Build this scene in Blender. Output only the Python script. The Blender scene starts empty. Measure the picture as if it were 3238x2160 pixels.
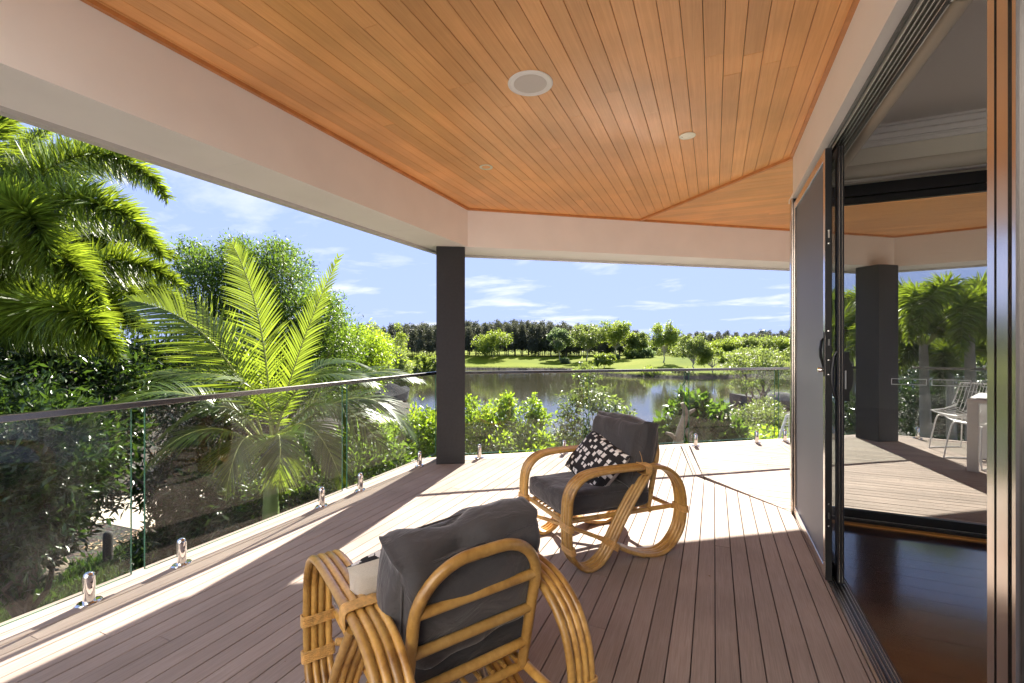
import bpy, math, random
import numpy as np
from mathutils import Vector, Matrix
R = math.radians
rnd = random.Random(7)
rng = np.random.default_rng(11)
scene = bpy.context.scene
COL = scene.collection

# ------------------------------------------------------------------ camera
EYE = 1.31
YAW = 0.41428                      # optical axis is turned left of the deck boards (+Y)
cam_d = bpy.data.cameras.new('camera')
cam = bpy.data.objects.new('camera', cam_d)
COL.objects.link(cam)
cam.location = (0, 0, EYE)
cam.rotation_euler = (math.pi / 2, 0, YAW)
cam_d.sensor_width = 36.0
cam_d.lens = 1451 / 3238 * 36.0
cam_d.shift_y = 7 / 3238
cam_d.clip_start = 0.05
cam_d.clip_end = 8000
scene.camera = cam

# ------------------------------------------------------------------ light and exposure
SUN_EL, SUN_AZ = R(36.5), R(-8.1)  # azimuth from +Y towards +X
scene.view_settings.view_transform = 'Standard'
scene.view_settings.look = 'None'
scene.view_settings.gamma = 1.0
scene.view_settings.use_curve_mapping = False
scene.view_settings.exposure = 3.38
scene.cycles.max_bounces = 14
scene.cycles.diffuse_bounces = 8
scene.cycles.glossy_bounces = 6
scene.cycles.transparent_max_bounces = 32
scene.cycles.sample_clamp_indirect = 6.0
world = bpy.data.worlds.new('World')
scene.world = world
world.use_nodes = True
wn = world.node_tree
for n in list(wn.nodes):
    wn.nodes.remove(n)

def N(t, kind, **kw):
    n = t.nodes.new(kind)
    for k, v in kw.items():
        if k.startswith('i_'):
            key = k[2:]
            key = int(key) if key.isdigit() else key.replace('_', ' ')
            n.inputs[key].default_value = v
        else:
            setattr(n, k, v)
    return n

def ramp(t, stops, fac=None):
    r = t.nodes.new('ShaderNodeValToRGB')
    el = r.color_ramp.elements
    while len(el) < len(stops):
        el.new(0.5)
    for e, (p, c) in zip(el, stops):
        e.position = p
        e.color = c if len(c) == 4 else (*c, 1)
    if fac is not None:
        t.links.new(fac, r.inputs[0])
    return r

sky = N(wn, 'ShaderNodeTexSky', sky_type='NISHITA', sun_disc=False, sun_elevation=SUN_EL,
        sun_rotation=SUN_AZ, altitude=0, air_density=1.0, dust_density=0.15, ozone_density=2.5)
geo = N(wn, 'ShaderNodeNewGeometry')
sep = N(wn, 'ShaderNodeSeparateXYZ')
tc = N(wn, 'ShaderNodeTexCoord')
wn.links.new(tc.outputs['Generated'], sep.inputs[0])
zz = N(wn, 'ShaderNodeMath', operation='ADD', i_1=0.12)
wn.links.new(sep.outputs['Z'], zz.inputs[0])
zm = N(wn, 'ShaderNodeMath', operation='MAXIMUM', i_1=0.05)
wn.links.new(zz.outputs[0], zm.inputs[0])
dvx = N(wn, 'ShaderNodeVectorMath', operation='SCALE')
inv = N(wn, 'ShaderNodeMath', operation='DIVIDE', i_0=1.0)
wn.links.new(zm.outputs[0], inv.inputs[1])
wn.links.new(tc.outputs['Generated'], dvx.inputs[0])
wn.links.new(inv.outputs[0], dvx.inputs['Scale'])
cl = N(wn, 'ShaderNodeTexNoise', i_Scale=1.15, i_Detail=7.0, i_Roughness=0.56, i_Distortion=0.25)
cmap = N(wn, 'ShaderNodeMapping')
cmap.inputs['Location'].default_value = (3.1, 1.55, 0.4)
cmap.inputs['Scale'].default_value = (1.0, 1.35, 1.0)
wn.links.new(dvx.outputs[0], cmap.inputs[0])
wn.links.new(cmap.outputs[0], cl.inputs['Vector'])
cr = ramp(wn, [(0.53, (0, 0, 0)), (0.68, (1, 1, 1))], cl.outputs['Fac'])
cfac = N(wn, 'ShaderNodeMath', operation='MULTIPLY', i_1=0.72)
wn.links.new(cr.outputs[0], cfac.inputs[0])
# the glare round the sun is held down with a soft knee: c / (1 + k*c)
knee = N(wn, 'ShaderNodeVectorMath', operation='MULTIPLY_ADD')
wn.links.new(sky.outputs[0], knee.inputs[0])
knee.inputs[1].default_value = (2.5, 1.97, 1.06)
knee.inputs[2].default_value = (1.0, 1.0, 1.0)
tint = N(wn, 'ShaderNodeVectorMath', operation='DIVIDE')
wn.links.new(sky.outputs[0], tint.inputs[0])
wn.links.new(knee.outputs[0], tint.inputs[1])
mixc = N(wn, 'ShaderNodeMix', data_type='RGBA')
wn.links.new(cfac.outputs[0], mixc.inputs['Factor'])
wn.links.new(tint.outputs[0], mixc.inputs['A'])
mixc.inputs['B'].default_value = (0.74, 0.77, 0.83, 1)
bg = N(wn, 'ShaderNodeBackground')
bg.inputs['Strength'].default_value = 0.15
wn.links.new(mixc.outputs['Result'], bg.inputs['Color'])
wo = N(wn, 'ShaderNodeOutputWorld')
wn.links.new(bg.outputs[0], wo.inputs['Surface'])

sun_d = bpy.data.lights.new('sun', 'SUN')
sun_d.energy = 2.0
sun_d.angle = R(0.5)
sun_d.color = (1.0, 0.93, 0.82)
sun = bpy.data.objects.new('sun', sun_d)
COL.objects.link(sun)
sd = Vector((math.sin(SUN_AZ) * math.cos(SUN_EL), math.cos(SUN_AZ) * math.cos(SUN_EL), math.sin(SUN_EL)))
sun.rotation_euler = sd.to_track_quat('Z', 'Y').to_euler()
sun.location = (-2, 8, 12)

# ------------------------------------------------------------------ helpers
CY, SY = math.cos(YAW), math.sin(YAW)

def at(dx, dy, depth):
    """point in the place seen along a direction of the view, at a depth in metres"""
    a = (dx * 1.37729 - 1619) / 1451
    b = (1087 - dy * 1.37729) / 1451
    return np.array([(a * CY - SY) * depth, (a * SY + CY) * depth, EYE + b * depth])

def clean(name):
    return name

def tag(o, label=None, cat=None, group=None, kind=None):
    if label: o['label'] = label
    if cat: o['category'] = cat
    if group: o['group'] = group
    if kind: o['kind'] = kind
    return o

def empty(name, loc=(0, 0, 0), rz=0.0, label=None, cat=None, group=None, kind=None, parent=None):
    o = bpy.data.objects.new(name, None)
    o.empty_display_size = 0.1
    COL.objects.link(o)
    o.location = tuple(float(v) for v in loc)
    o.rotation_euler = (0, 0, rz)
    o.parent = parent
    return tag(o, label, cat, group, kind)

def wmat(o):
    m = o.matrix_basis.copy()
    if o.parent:
        m = wmat(o.parent) @ o.matrix_parent_inverse @ m
    return m

class MB:
    def __init__(s):
        s.v = []; s.f = []; s.sm = []
    def add(s, vs, fs, smooth=False):
        b = len(s.v)
        s.v.extend([tuple(float(c) for c in v) for v in vs])
        s.f.extend([tuple(i + b for i in f) for f in fs])
        s.sm.extend([smooth] * len(fs))
        return s
    def box(s, x0, x1, y0, y1, z0, z1, m=None):
        vs = [(x, y, z) for z in (z0, z1) for x, y in ((x0, y0), (x1, y0), (x1, y1), (x0, y1))]
        if m is not None:
            vs = [tuple(m @ Vector(v)) for v in vs]
        return s.add(vs, [(0, 3, 2, 1), (4, 5, 6, 7), (0, 1, 5, 4), (1, 2, 6, 5), (2, 3, 7, 6), (3, 0, 4, 7)])
    def bbox(s, x0, x1, y0, y1, z0, z1, b=0.004, m=None):
        """box with chamfered edges"""
        vs = []
        for z, k in ((z0, b), (z0 + b, 0), (z1 - b, 0), (z1, b)):
            cx = [(x0 + k + b, y0 + k), (x1 - k - b, y0 + k), (x1 - k, y0 + k + b), (x1 - k, y1 - k - b),
                  (x1 - k - b, y1 - k), (x0 + k + b, y1 - k), (x0 + k, y1 - k - b), (x0 + k, y0 + k + b)]
            vs += [(x, y, z) for x, y in cx]
        if m is not None:
            vs = [tuple(m @ Vector(v)) for v in vs]
        fs = [tuple(range(7, -1, -1)), tuple(range(24, 32))]
        for l in range(3):
            for i in range(8):
                j = (i + 1) % 8
                fs.append((l * 8 + i, l * 8 + j, l * 8 + 8 + j, l * 8 + 8 + i))
        return s.add(vs, fs)
    def prism(s, poly, z0, z1, ch=0.0):
        n = len(poly)
        a = sum(poly[i][0] * poly[(i + 1) % n][1] - poly[(i + 1) % n][0] * poly[i][1] for i in range(n))
        if a < 0: poly = poly[::-1]
        if ch > 0:
            ins = inset(poly, ch)
            vs = [(x, y, z0) for x, y in poly] + [(x, y, z1 - ch) for x, y in poly] + [(x, y, z1) for x, y in ins]
            fs = [tuple(range(n - 1, -1, -1)), tuple(range(2 * n, 3 * n))]
            for l in range(2):
                for i in range(n):
                    j = (i + 1) % n
                    fs.append((l * n + i, l * n + j, l * n + n + j, l * n + n + i))
        else:
            vs = [(x, y, z0) for x, y in poly] + [(x, y, z1) for x, y in poly]
            fs = [tuple(range(n - 1, -1, -1)), tuple(range(n, 2 * n))]
            for i in range(n):
                j = (i + 1) % n
                fs.append((i, j, n + j, n + i))
        return s.add(vs, fs)
    def tube(s, pts, r, seg=8, closed=False, caps=True):
        pts = [Vector(tuple(float(c) for c in p)) for p in pts]
        n = len(pts)
        rs = r if hasattr(r, '__len__') else [r] * n
        vs = []
        up = None
        for i in range(n):
            if closed: t = pts[(i + 1) % n] - pts[i - 1]
            else: t = pts[min(i + 1, n - 1)] - pts[max(i - 1, 0)]
            t.normalize()
            if up is None:
                up = Vector((0, 0, 1)) if abs(t.z) < 0.9 else Vector((1, 0, 0))
            u = (up - t * up.dot(t))
            if u.length < 1e-6: u = t.orthogonal()
            u.normalize(); up = u
            w = t.cross(u)
            for k in range(seg):
                a = 2 * math.pi * k / seg
                vs.append(pts[i] + (u * math.cos(a) + w * math.sin(a)) * rs[i])
        fs = []
        for i in range(n if closed else n - 1):
            j = (i + 1) % n
            for k in range(seg):
                l = (k + 1) % seg
                fs.append((i * seg + k, i * seg + l, j * seg + l, j * seg + k))
        if caps and not closed:
            fs.append(tuple(range(seg - 1, -1, -1)))
            fs.append(tuple((n - 1) * seg + k for k in range(seg)))
        return s.add(vs, fs, True)
    def lathe(s, prof, seg=24, c=(0, 0, 0), sx=1.0, sy=1.0, m=None, caps=True):
        vs = []
        for r, z in prof:
            for k in range(seg):
                a = 2 * math.pi * k / seg
                p = Vector((c[0] + math.cos(a) * r * sx, c[1] + math.sin(a) * r * sy, c[2] + z))
                vs.append(tuple(m @ p) if m is not None else tuple(p))
        fs = []
        for i in range(len(prof) - 1):
            for k in range(seg):
                l = (k + 1) % seg
                fs.append((i * seg + k, i * seg + l, (i + 1) * seg + l, (i + 1) * seg + k))
        if caps:
            fs.append(tuple(range(seg - 1, -1, -1)))
            fs.append(tuple((len(prof) - 1) * seg + k for k in range(seg)))
        return s.add(vs, fs, True)
    def build(s, name, mat, parent=None, ws=False, loc=None, rz=0.0):
        me = bpy.data.meshes.new(name)
        me.from_pydata(s.v, [], s.f)
        me.polygons.foreach_set('use_smooth', s.sm)
        me.update()
        if any(s.sm):
            me.set_sharp_from_angle(angle=R(40))
        if mat: me.materials.append(mat)
        return link(name, me, parent, ws, loc, rz)

def link(name, me, parent=None, ws=False, loc=None, rz=0.0):
    o = bpy.data.objects.new(name, me)
    COL.objects.link(o)
    if loc is not None: o.location = tuple(float(v) for v in loc)
    o.rotation_euler = (0, 0, rz)
    if parent is not None:
        o.parent = parent
        if ws: o.matrix_parent_inverse = wmat(parent).inverted()
    return o

def npmesh(name, V, F, mat, parent=None, ws=False, loc=None, smooth=False):
    """V (n,3), F (m,k) numpy arrays"""
    me = bpy.data.meshes.new(name)
    m, k = F.shape
    me.vertices.add(len(V)); me.vertices.foreach_set('co', V.astype(np.float32).ravel())
    me.loops.add(m * k); me.loops.foreach_set('vertex_index', F.astype(np.int32).ravel())
    me.polygons.add(m)
    me.polygons.foreach_set('loop_start', (np.arange(m) * k).astype(np.int32))
    me.polygons.foreach_set('loop_total', np.full(m, k, np.int32))
    if smooth: me.polygons.foreach_set('use_smooth', np.ones(m, bool))
    me.update(calc_edges=True)
    me.materials.append(mat)
    return link(name, me, parent, ws, loc)

def copy_thing(o, parent=None):
    c = o.copy(); COL.objects.link(c); c.parent = parent
    for ch in [x for x in bpy.data.objects if x.parent is o]:
        copy_thing(ch, c)
    return c

def inset(poly, d):
    n = len(poly); out = []
    for i in range(n):
        p0 = Vector(poly[i - 1]).to_2d(); p1 = Vector(poly[i]).to_2d(); p2 = Vector(poly[(i + 1) % n]).to_2d()
        e1 = (p1 - p0); e2 = (p2 - p1)
        if e1.length < 1e-6 or e2.length < 1e-6:
            out.append(tuple(p1)); continue
        e1.normalize(); e2.normalize()
        n1 = Vector((-e1.y, e1.x)); n2 = Vector((-e2.y, e2.x))
        k = 1 + n1.dot(n2)
        if k < 0.2: k = 0.2
        out.append(tuple(p1 + (n1 + n2) * (d / k)))
    return out

def clip(poly, a, b, c):
    """keep a*x+b*y<=c"""
    out = []
    n = len(poly)
    for i in range(n):
        p, q = poly[i], poly[(i + 1) % n]
        dp = a * p[0] + b * p[1] - c; dq = a * q[0] + b * q[1] - c
        if dp <= 0: out.append(p)
        if (dp < 0 < dq) or (dq < 0 < dp):
            t = dp / (dp - dq)
            out.append((p[0] + (q[0] - p[0]) * t, p[1] + (q[1] - p[1]) * t))
    res = []
    for p in out:
        if not res or math.hypot(p[0] - res[-1][0], p[1] - res[-1][1]) > 1e-4: res.append(p)
    if len(res) > 1 and math.hypot(res[0][0] - res[-1][0], res[0][1] - res[-1][1]) < 1e-4: res.pop()
    return res

def area(poly):
    n = len(poly)
    return abs(sum(poly[i][0] * poly[(i + 1) % n][1] - poly[(i + 1) % n][0] * poly[i][1] for i in range(n))) / 2

# ------------------------------------------------------------------ materials
MATS = {}
def new_mat(name):
    m = bpy.data.materials.new(name)
    m.use_nodes = True
    t = m.node_tree
    b = t.nodes['Principled BSDF']
    MATS[name] = m
    return m, t, b

def coords(t, scale=(1, 1, 1), kind='Object', rot=(0, 0, 0)):
    c = N(t, 'ShaderNodeTexCoord'); mp = N(t, 'ShaderNodeMapping')
    mp.inputs['Scale'].default_value = scale
    mp.inputs['Rotation'].default_value = rot
    t.links.new(c.outputs[kind], mp.inputs[0])
    return mp.outputs[0]

def bump(t, b, h, strength=0.3, dist=0.01):
    n = N(t, 'ShaderNodeBump', i_Strength=strength, i_Distance=dist)
    t.links.new(h, n.inputs['Height'])
    t.links.new(n.outputs[0], b.inputs['Normal'])
    return n

def plain(name, col, rough=0.5, metal=0.0, var=0.0, nscale=20.0, bs=0.0, bd=0.002, bscale=None, spec=0.5, coat=0.0):
    m, t, b = new_mat(name)
    b.inputs['Base Color'].default_value = (*col, 1)
    b.inputs['Roughness'].default_value = rough
    b.inputs['Metallic'].default_value = metal
    b.inputs['Specular IOR Level'].default_value = spec
    b.inputs['Coat Weight'].default_value = coat
    if var > 0:
        v = coords(t)
        n = N(t, 'ShaderNodeTexNoise', i_Scale=nscale, i_Detail=4.0)
        t.links.new(v, n.inputs['Vector'])
        lo = tuple(c * (1 - var) for c in col); hi = tuple(min(1, c * (1 + var)) for c in col)
        r = ramp(t, [(0.3, lo), (0.7, hi)], n.outputs['Fac'])
        t.links.new(r.outputs[0], b.inputs['Base Color'])
    if bs > 0:
        v = coords(t)
        n2 = N(t, 'ShaderNodeTexNoise', i_Scale=bscale or nscale * 8, i_Detail=5.0)
        t.links.new(v, n2.inputs['Vector'])
        bump(t, b, n2.outputs['Fac'], bs, bd)
    return m

def board_mat(name, lo, hi, along, rough, grain, var, bs=0.25, streak=0.5, knots=0.0):
    """timber or composite board: grain along an axis, a shade of its own for each board"""
    m, t, b = new_mat(name)
    s = {'x': (1.2, 45, 45), 'y': (45, 1.2, 45)}[along]
    oi = N(t, 'ShaderNodeObjectInfo')
    off = N(t, 'ShaderNodeVectorMath', operation='SCALE')
    cmb = N(t, 'ShaderNodeCombineXYZ')
    for i in range(3): t.links.new(oi.outputs['Random'], cmb.inputs[i])
    off.inputs['Scale'].default_value = 40.0
    t.links.new(cmb.outputs[0], off.inputs[0])
    v = coords(t, s)
    ad = N(t, 'ShaderNodeVectorMath', operation='ADD')
    t.links.new(v, ad.inputs[0]); t.links.new(off.outputs[0], ad.inputs[1])
    n = N(t, 'ShaderNodeTexNoise', i_Scale=grain, i_Detail=6.0, i_Roughness=0.62, i_Distortion=streak)
    t.links.new(ad.outputs[0], n.inputs['Vector'])
    r = ramp(t, [(0.28, lo), (0.72, hi)], n.outputs['Fac'])
    # broad blotches
    v2 = coords(t, (1, 1, 1))
    n3 = N(t, 'ShaderNodeTexNoise', i_Scale=1.7, i_Detail=5.0)
    t.links.new(v2, n3.inputs['Vector'])
    hsv = N(t, 'ShaderNodeHueSaturation')
    mr = N(t, 'ShaderNodeMapRange', i_To_Min=1 - var, i_To_Max=1 + var)
    t.links.new(oi.outputs['Random'], mr.inputs['Value'])
    mr2 = N(t, 'ShaderNodeMapRange', i_From_Min=0.3, i_From_Max=0.7, i_To_Min=0.84, i_To_Max=1.12)
    t.links.new(n3.outputs['Fac'], mr2.inputs['Value'])
    mul = N(t, 'ShaderNodeMath', operation='MULTIPLY')
    t.links.new(mr.outputs[0], mul.inputs[0]); t.links.new(mr2.outputs[0], mul.inputs[1])
    t.links.new(mul.outputs[0], hsv.inputs['Value'])
    t.links.new(r.outputs[0], hsv.inputs['Color'])
    t.links.new(hsv.outputs[0], b.inputs['Base Color'])
    b.inputs['Roughness'].default_value = rough
    b.inputs['Specular IOR Level'].default_value = 0.15 if rough > 0.6 else 0.5
    if rough < 0.2:
        b.inputs['Coat Weight'].default_value = 0.8; b.inputs['Coat IOR'].default_value = 1.5; b.inputs['Coat Roughness'].default_value = 0.10
    bump(t, b, n.outputs['Fac'], bs, 0.002)
    return m

deck_y = board_mat('deck composite along', (0.285, 0.222, 0.188), (0.395, 0.322, 0.278), 'y', 0.72, 5.0, 0.12, 0.35)
deck_x = board_mat('deck composite across', (0.285, 0.222, 0.188), (0.395, 0.322, 0.278), 'x', 0.72, 5.0, 0.12, 0.35)
ceil_y = board_mat('cedar lining along', (0.76, 0.36, 0.125), (0.90, 0.49, 0.195), 'y', 0.33, 1.6, 0.10, 0.12, 1.2)
ceil_x = board_mat('cedar lining across', (0.76, 0.36, 0.125), (0.90, 0.49, 0.195), 'x', 0.33, 1.6, 0.10, 0.12, 1.2)
floor_x = board_mat('polished jarrah', (0.020, 0.006, 0.004), (0.055, 0.016, 0.009), 'x', 0.14, 1.3, 0.2, 0.04, 1.0)
cedar_trim = plain('cedar trim', (0.58, 0.25, 0.085), 0.4, var=0.12, nscale=14)
white_render = plain('painted render', (0.88, 0.86, 0.84), 0.7, var=0.03, nscale=3, bs=0.25, bd=0.002, bscale=260)
white_paint = plain('white gloss paint', (0.86, 0.85, 0.83), 0.35, var=0.02, nscale=4)
eave_grey = plain('eave drip strip', (0.55, 0.54, 0.52), 0.5)
charcoal = plain('charcoal render', (0.024, 0.024, 0.027), 0.65, var=0.15, nscale=40, bs=0.4, bd=0.003, bscale=420)
inner_ceiling = plain('room ceiling paint', (0.86, 0.84, 0.80), 0.8)
inner_wall = plain('room wall paint', (0.80, 0.76, 0.64), 0.8, bs=0.1, bd=0.001, bscale=300)
blind_fab = plain('blind fabric', (0.62, 0.57, 0.46), 0.8, bs=0.15, bd=0.001, bscale=500)
black_alu = plain('black powder coat', (0.010, 0.010, 0.011), 0.32, spec=0.5)
bronze_alu = plain('anodised aluminium', (0.64, 0.59, 0.54), 0.20, 1.0, var=0.05, nscale=3)
silver_alu = plain('silver aluminium', (0.70, 0.70, 0.68), 0.28, 1.0)
steel = plain('polished steel', (0.82, 0.80, 0.78), 0.06, 1.0)
rail_alu = plain('satin rail', (0.30, 0.29, 0.28), 0.20, 1.0)
bolt_black = plain('bolt recess', (0.01, 0.01, 0.01), 0.5)
white_coat = plain('white powder coat', (0.78, 0.78, 0.77), 0.35)
fabric_grey = None
def glass_mat(name, tint, dirt=0.0, ior=1.52):
    m, t, b = new_mat(name)
    t.nodes.remove(b)
    out = t.nodes['Material Output']
    tr = N(t, 'ShaderNodeBsdfTransparent'); tr.inputs[0].default_value = (*tint, 1)
    gl = N(t, 'ShaderNodeBsdfGlossy'); gl.inputs['Roughness'].default_value = 0.0
    fr = N(t, 'ShaderNodeFresnel'); fr.inputs[0].default_value = ior
    g = N(t, 'ShaderNodeNewGeometry')
    iv = N(t, 'ShaderNodeMath', operation='SUBTRACT', i_0=1.0)
    t.links.new(g.outputs['Backfacing'], iv.inputs[1])
    mu = N(t, 'ShaderNodeMath', operation='MULTIPLY')
    t.links.new(fr.outputs[0], mu.inputs[0]); t.links.new(iv.outputs[0], mu.inputs[1])
    mx = N(t, 'ShaderNodeMixShader')
    t.links.new(mu.outputs[0], mx.inputs[0]); t.links.new(tr.outputs[0], mx.inputs[1]); t.links.new(gl.outputs[0], mx.inputs[2])
    last = mx
    if dirt > 0:
        d = N(t, 'ShaderNodeBsdfDiffuse'); d.inputs[0].default_value = (0.75, 0.76, 0.74, 1)
        v = coords(t, (1, 1, 0.6))
        n1 = N(t, 'ShaderNodeTexNoise', i_Scale=3.0, i_Detail=8.0, i_Roughness=0.7)
        t.links.new(v, n1.inputs['Vector'])
        mr = N(t, 'ShaderNodeMapRange', i_From_Min=0.42, i_From_Max=0.75, i_To_Min=0.004, i_To_Max=dirt)
        t.links.new(n1.outputs['Fac'], mr.inputs['Value'])
        m2 = N(t, 'ShaderNodeMixShader')
        t.links.new(mr.outputs[0], m2.inputs[0]); t.links.new(mx.outputs[0], m2.inputs[1]); t.links.new(d.outputs[0], m2.inputs[2])
        last = m2
    t.links.new(last.outputs[0], out.inputs[0])
    return m

bal_glass = glass_mat('balustrade glass', (0.925, 0.950, 0.935), 0.075)
door_glass = glass_mat('door glass', (0.90, 0.92, 0.91), 0.01)
glass_edge = plain('glass cut edge', (0.06, 0.17, 0.11), 0.15)

def mesh_screen(name, col, op, sc):
    m, t, b = new_mat(name)
    out = t.nodes['Material Output']
    b.inputs['Base Color'].default_value = (*col, 1); b.inputs['Roughness'].default_value = 0.55
    tr = N(t, 'ShaderNodeBsdfTransparent')
    v = coords(t, (1, sc, sc))
    w = N(t, 'ShaderNodeTexNoise', i_Scale=1.0, i_Detail=2.0)
    t.links.new(v, w.inputs['Vector'])
    mr = N(t, 'ShaderNodeMapRange', i_From_Min=0.3, i_From_Max=0.7, i_To_Min=max(0, op - 0.03), i_To_Max=min(1, op + 0.03))
    t.links.new(w.outputs['Fac'], mr.inputs['Value'])
    mx = N(t, 'ShaderNodeMixShader')
    t.links.new(mr.outputs[0], mx.inputs[0]); t.links.new(tr.outputs[0], mx.inputs[1]); t.links.new(b.outputs[0], mx.inputs[2])
    t.links.new(mx.outputs[0], out.inputs[0])
    return m
screen_grey = mesh_screen('door screen weave', (0.17, 0.178, 0.205), 0.88, 900)
screen_fine = mesh_screen('window screen weave', (0.10, 0.10, 0.10), 0.22, 900)
etched = plain('etched glass outline', (0.75, 0.76, 0.75), 0.6)

def rattan_mat():
    m, t, b = new_mat('rattan cane')
    v = coords(t)
    n = N(t, 'ShaderNodeTexNoise', i_Scale=7.0, i_Detail=5.0, i_Roughness=0.6)
    t.links.new(v, n.inputs['Vector'])
    r = ramp(t, [(0.30, (0.30, 0.135, 0.032)), (0.45, (0.62, 0.345, 0.085)), (0.75, (0.76, 0.47, 0.15))], n.outputs['Fac'])
    v2 = coords(t, (1, 1, 1))
    n2 = N(t, 'ShaderNodeTexNoise', i_Scale=55.0, i_Detail=3.0)
    t.links.new(v2, n2.inputs['Vector'])
    mx = N(t, 'ShaderNodeMix', data_type='RGBA', blend_type='MULTIPLY'); mx.inputs['Factor'].default_value = 0.35
    r2 = ramp(t, [(0.35, (0.6, 0.5, 0.4)), (0.6, (1, 1, 1))], n2.outputs['Fac'])
    t.links.new(r.outputs[0], mx.inputs['A']); t.links.new(r2.outputs[0], mx.inputs['B'])
    oi = N(t, 'ShaderNodeObjectInfo'); mr = N(t, 'ShaderNodeMapRange', i_To_Min=0.72, i_To_Max=1.08)
    t.links.new(oi.outputs['Random'], mr.inputs['Value'])
    hs = N(t, 'ShaderNodeHueSaturation'); t.links.new(mr.outputs[0], hs.inputs['Value']); t.links.new(mx.outputs['Result'], hs.inputs['Color'])
    t.links.new(hs.outputs[0], b.inputs['Base Color'])
    b.inputs['Roughness'].default_value = 0.30
    b.inputs['Coat Weight'].default_value = 0.35; b.inputs['Coat Roughness'].default_value = 0.25
    bump(t, b, n2.outputs['Fac'], 0.12, 0.001)
    return m
rattan = rattan_mat()
cane_wrap = plain('cane binding', (0.62, 0.36, 0.12), 0.45, var=0.25, nscale=60)

def fabric_mat(name, col, wr=0.45):
    m, t, b = new_mat(name)
    v = coords(t)
    n = N(t, 'ShaderNodeTexNoise', i_Scale=900.0, i_Detail=2.0)
    t.links.new(v, n.inputs['Vector'])
    v2 = coords(t, (1, 1, 2.2))
    n2 = N(t, 'ShaderNodeTexNoise', i_Scale=7.0, i_Detail=3.0, i_Roughness=0.5, i_Distortion=1.3)
    t.links.new(v2, n2.inputs['Vector'])
    b1 = N(t, 'ShaderNodeBump', i_Strength=wr, i_Distance=0.03)
    t.links.new(n2.outputs['Fac'], b1.inputs['Height'])
    b2 = N(t, 'ShaderNodeBump', i_Strength=0.35, i_Distance=0.0008)
    t.links.new(n.outputs['Fac'], b2.inputs['Height']); t.links.new(b1.outputs[0], b2.inputs['Normal'])
    t.links.new(b2.outputs[0], b.inputs['Normal'])
    r = ramp(t, [(0.35, tuple(c * 0.85 for c in col)), (0.65, tuple(c * 1.15 for c in col))], n.outputs['Fac'])
    t.links.new(r.outputs[0], b.inputs['Base Color'])
    b.inputs['Roughness'].default_value = 0.85
    b.inputs['Sheen Weight'].default_value = 0.5; b.inputs['Sheen Roughness'].default_value = 0.4
    b.inputs['Sheen Tint'].default_value = (0.9, 0.86, 0.84, 1)
    return m
charcoal_cloth = fabric_mat('charcoal outdoor cloth', (0.058, 0.054, 0.054))
cream_cloth = fabric_mat('cream linen backing', (0.55, 0.50, 0.43), 0.3)

def dab_mat():
    """black cloth printed with loose white brush dabs (flat print, on the UV of the pillow)"""
    m, t, b = new_mat('black cloth with white dabs')
    c = N(t, 'ShaderNodeTexCoord'); mp = N(t, 'ShaderNodeMapping')
    mp.inputs['Scale'].default_value = (10.0, 7.2, 1)
    t.links.new(c.outputs['UV'], mp.inputs[0])
    nz = N(t, 'ShaderNodeTexNoise', i_Scale=9.0, i_Detail=4.0, noise_dimensions='2D')
    mp2 = N(t, 'ShaderNodeMapping'); mp2.inputs['Scale'].default_value = (2.2, 9.0, 1)
    t.links.new(c.outputs['UV'], mp2.inputs[0]); t.links.new(mp2.outputs[0], nz.inputs['Vector'])
    vo = N(t, 'ShaderNodeTexVoronoi', distance='CHEBYCHEV', voronoi_dimensions='2D', i_Scale=1.0, i_Randomness=0.8)
    dd = N(t, 'ShaderNodeVectorMath', operation='SCALE', i_Scale=0.28)
    t.links.new(nz.outputs['Color'], dd.inputs[0])
    ad = N(t, 'ShaderNodeVectorMath', operation='ADD')
    t.links.new(mp.outputs[0], ad.inputs[0]); t.links.new(dd.outputs[0], ad.inputs[1])
    t.links.new(ad.outputs[0], vo.inputs['Vector'])
    sz = N(t, 'ShaderNodeMapRange', i_To_Min=0.17, i_To_Max=0.33)
    sc = N(t, 'ShaderNodeSeparateColor'); t.links.new(vo.outputs['Color'], sc.inputs[0])
    t.links.new(sc.outputs[0], sz.inputs['Value'])
    lt = N(t, 'ShaderNodeMath', operation='LESS_THAN')
    t.links.new(vo.outputs['Distance'], lt.inputs[0]); t.links.new(sz.outputs[0], lt.inputs[1])
    mx = N(t, 'ShaderNodeMix', data_type='RGBA')
    mx.inputs['A'].default_value = (0.016, 0.013, 0.013, 1); mx.inputs['B'].default_value = (0.84, 0.81, 0.76, 1)
    t.links.new(lt.outputs[0], mx.inputs['Factor'])
    t.links.new(mx.outputs['Result'], b.inputs['Base Color'])
    b.inputs['Roughness'].default_value = 0.85
    return m
dabs = dab_mat()

# ------------------------------------------------------------------ plan of the house
Cc = np.array([-2.465, 4.40])
TH1 = R(36.5); e1 = np.array([math.cos(TH1), math.sin(TH1)]); n1 = np.array([-e1[1], e1[0]])
C2 = Cc + e1 * 5.9
TH2 = R(-12); e2 = np.array([math.cos(TH2), math.sin(TH2)]); n2 = np.array([-e2[1], e2[0]])
C3 = C2 + e2 * 5.5

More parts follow.
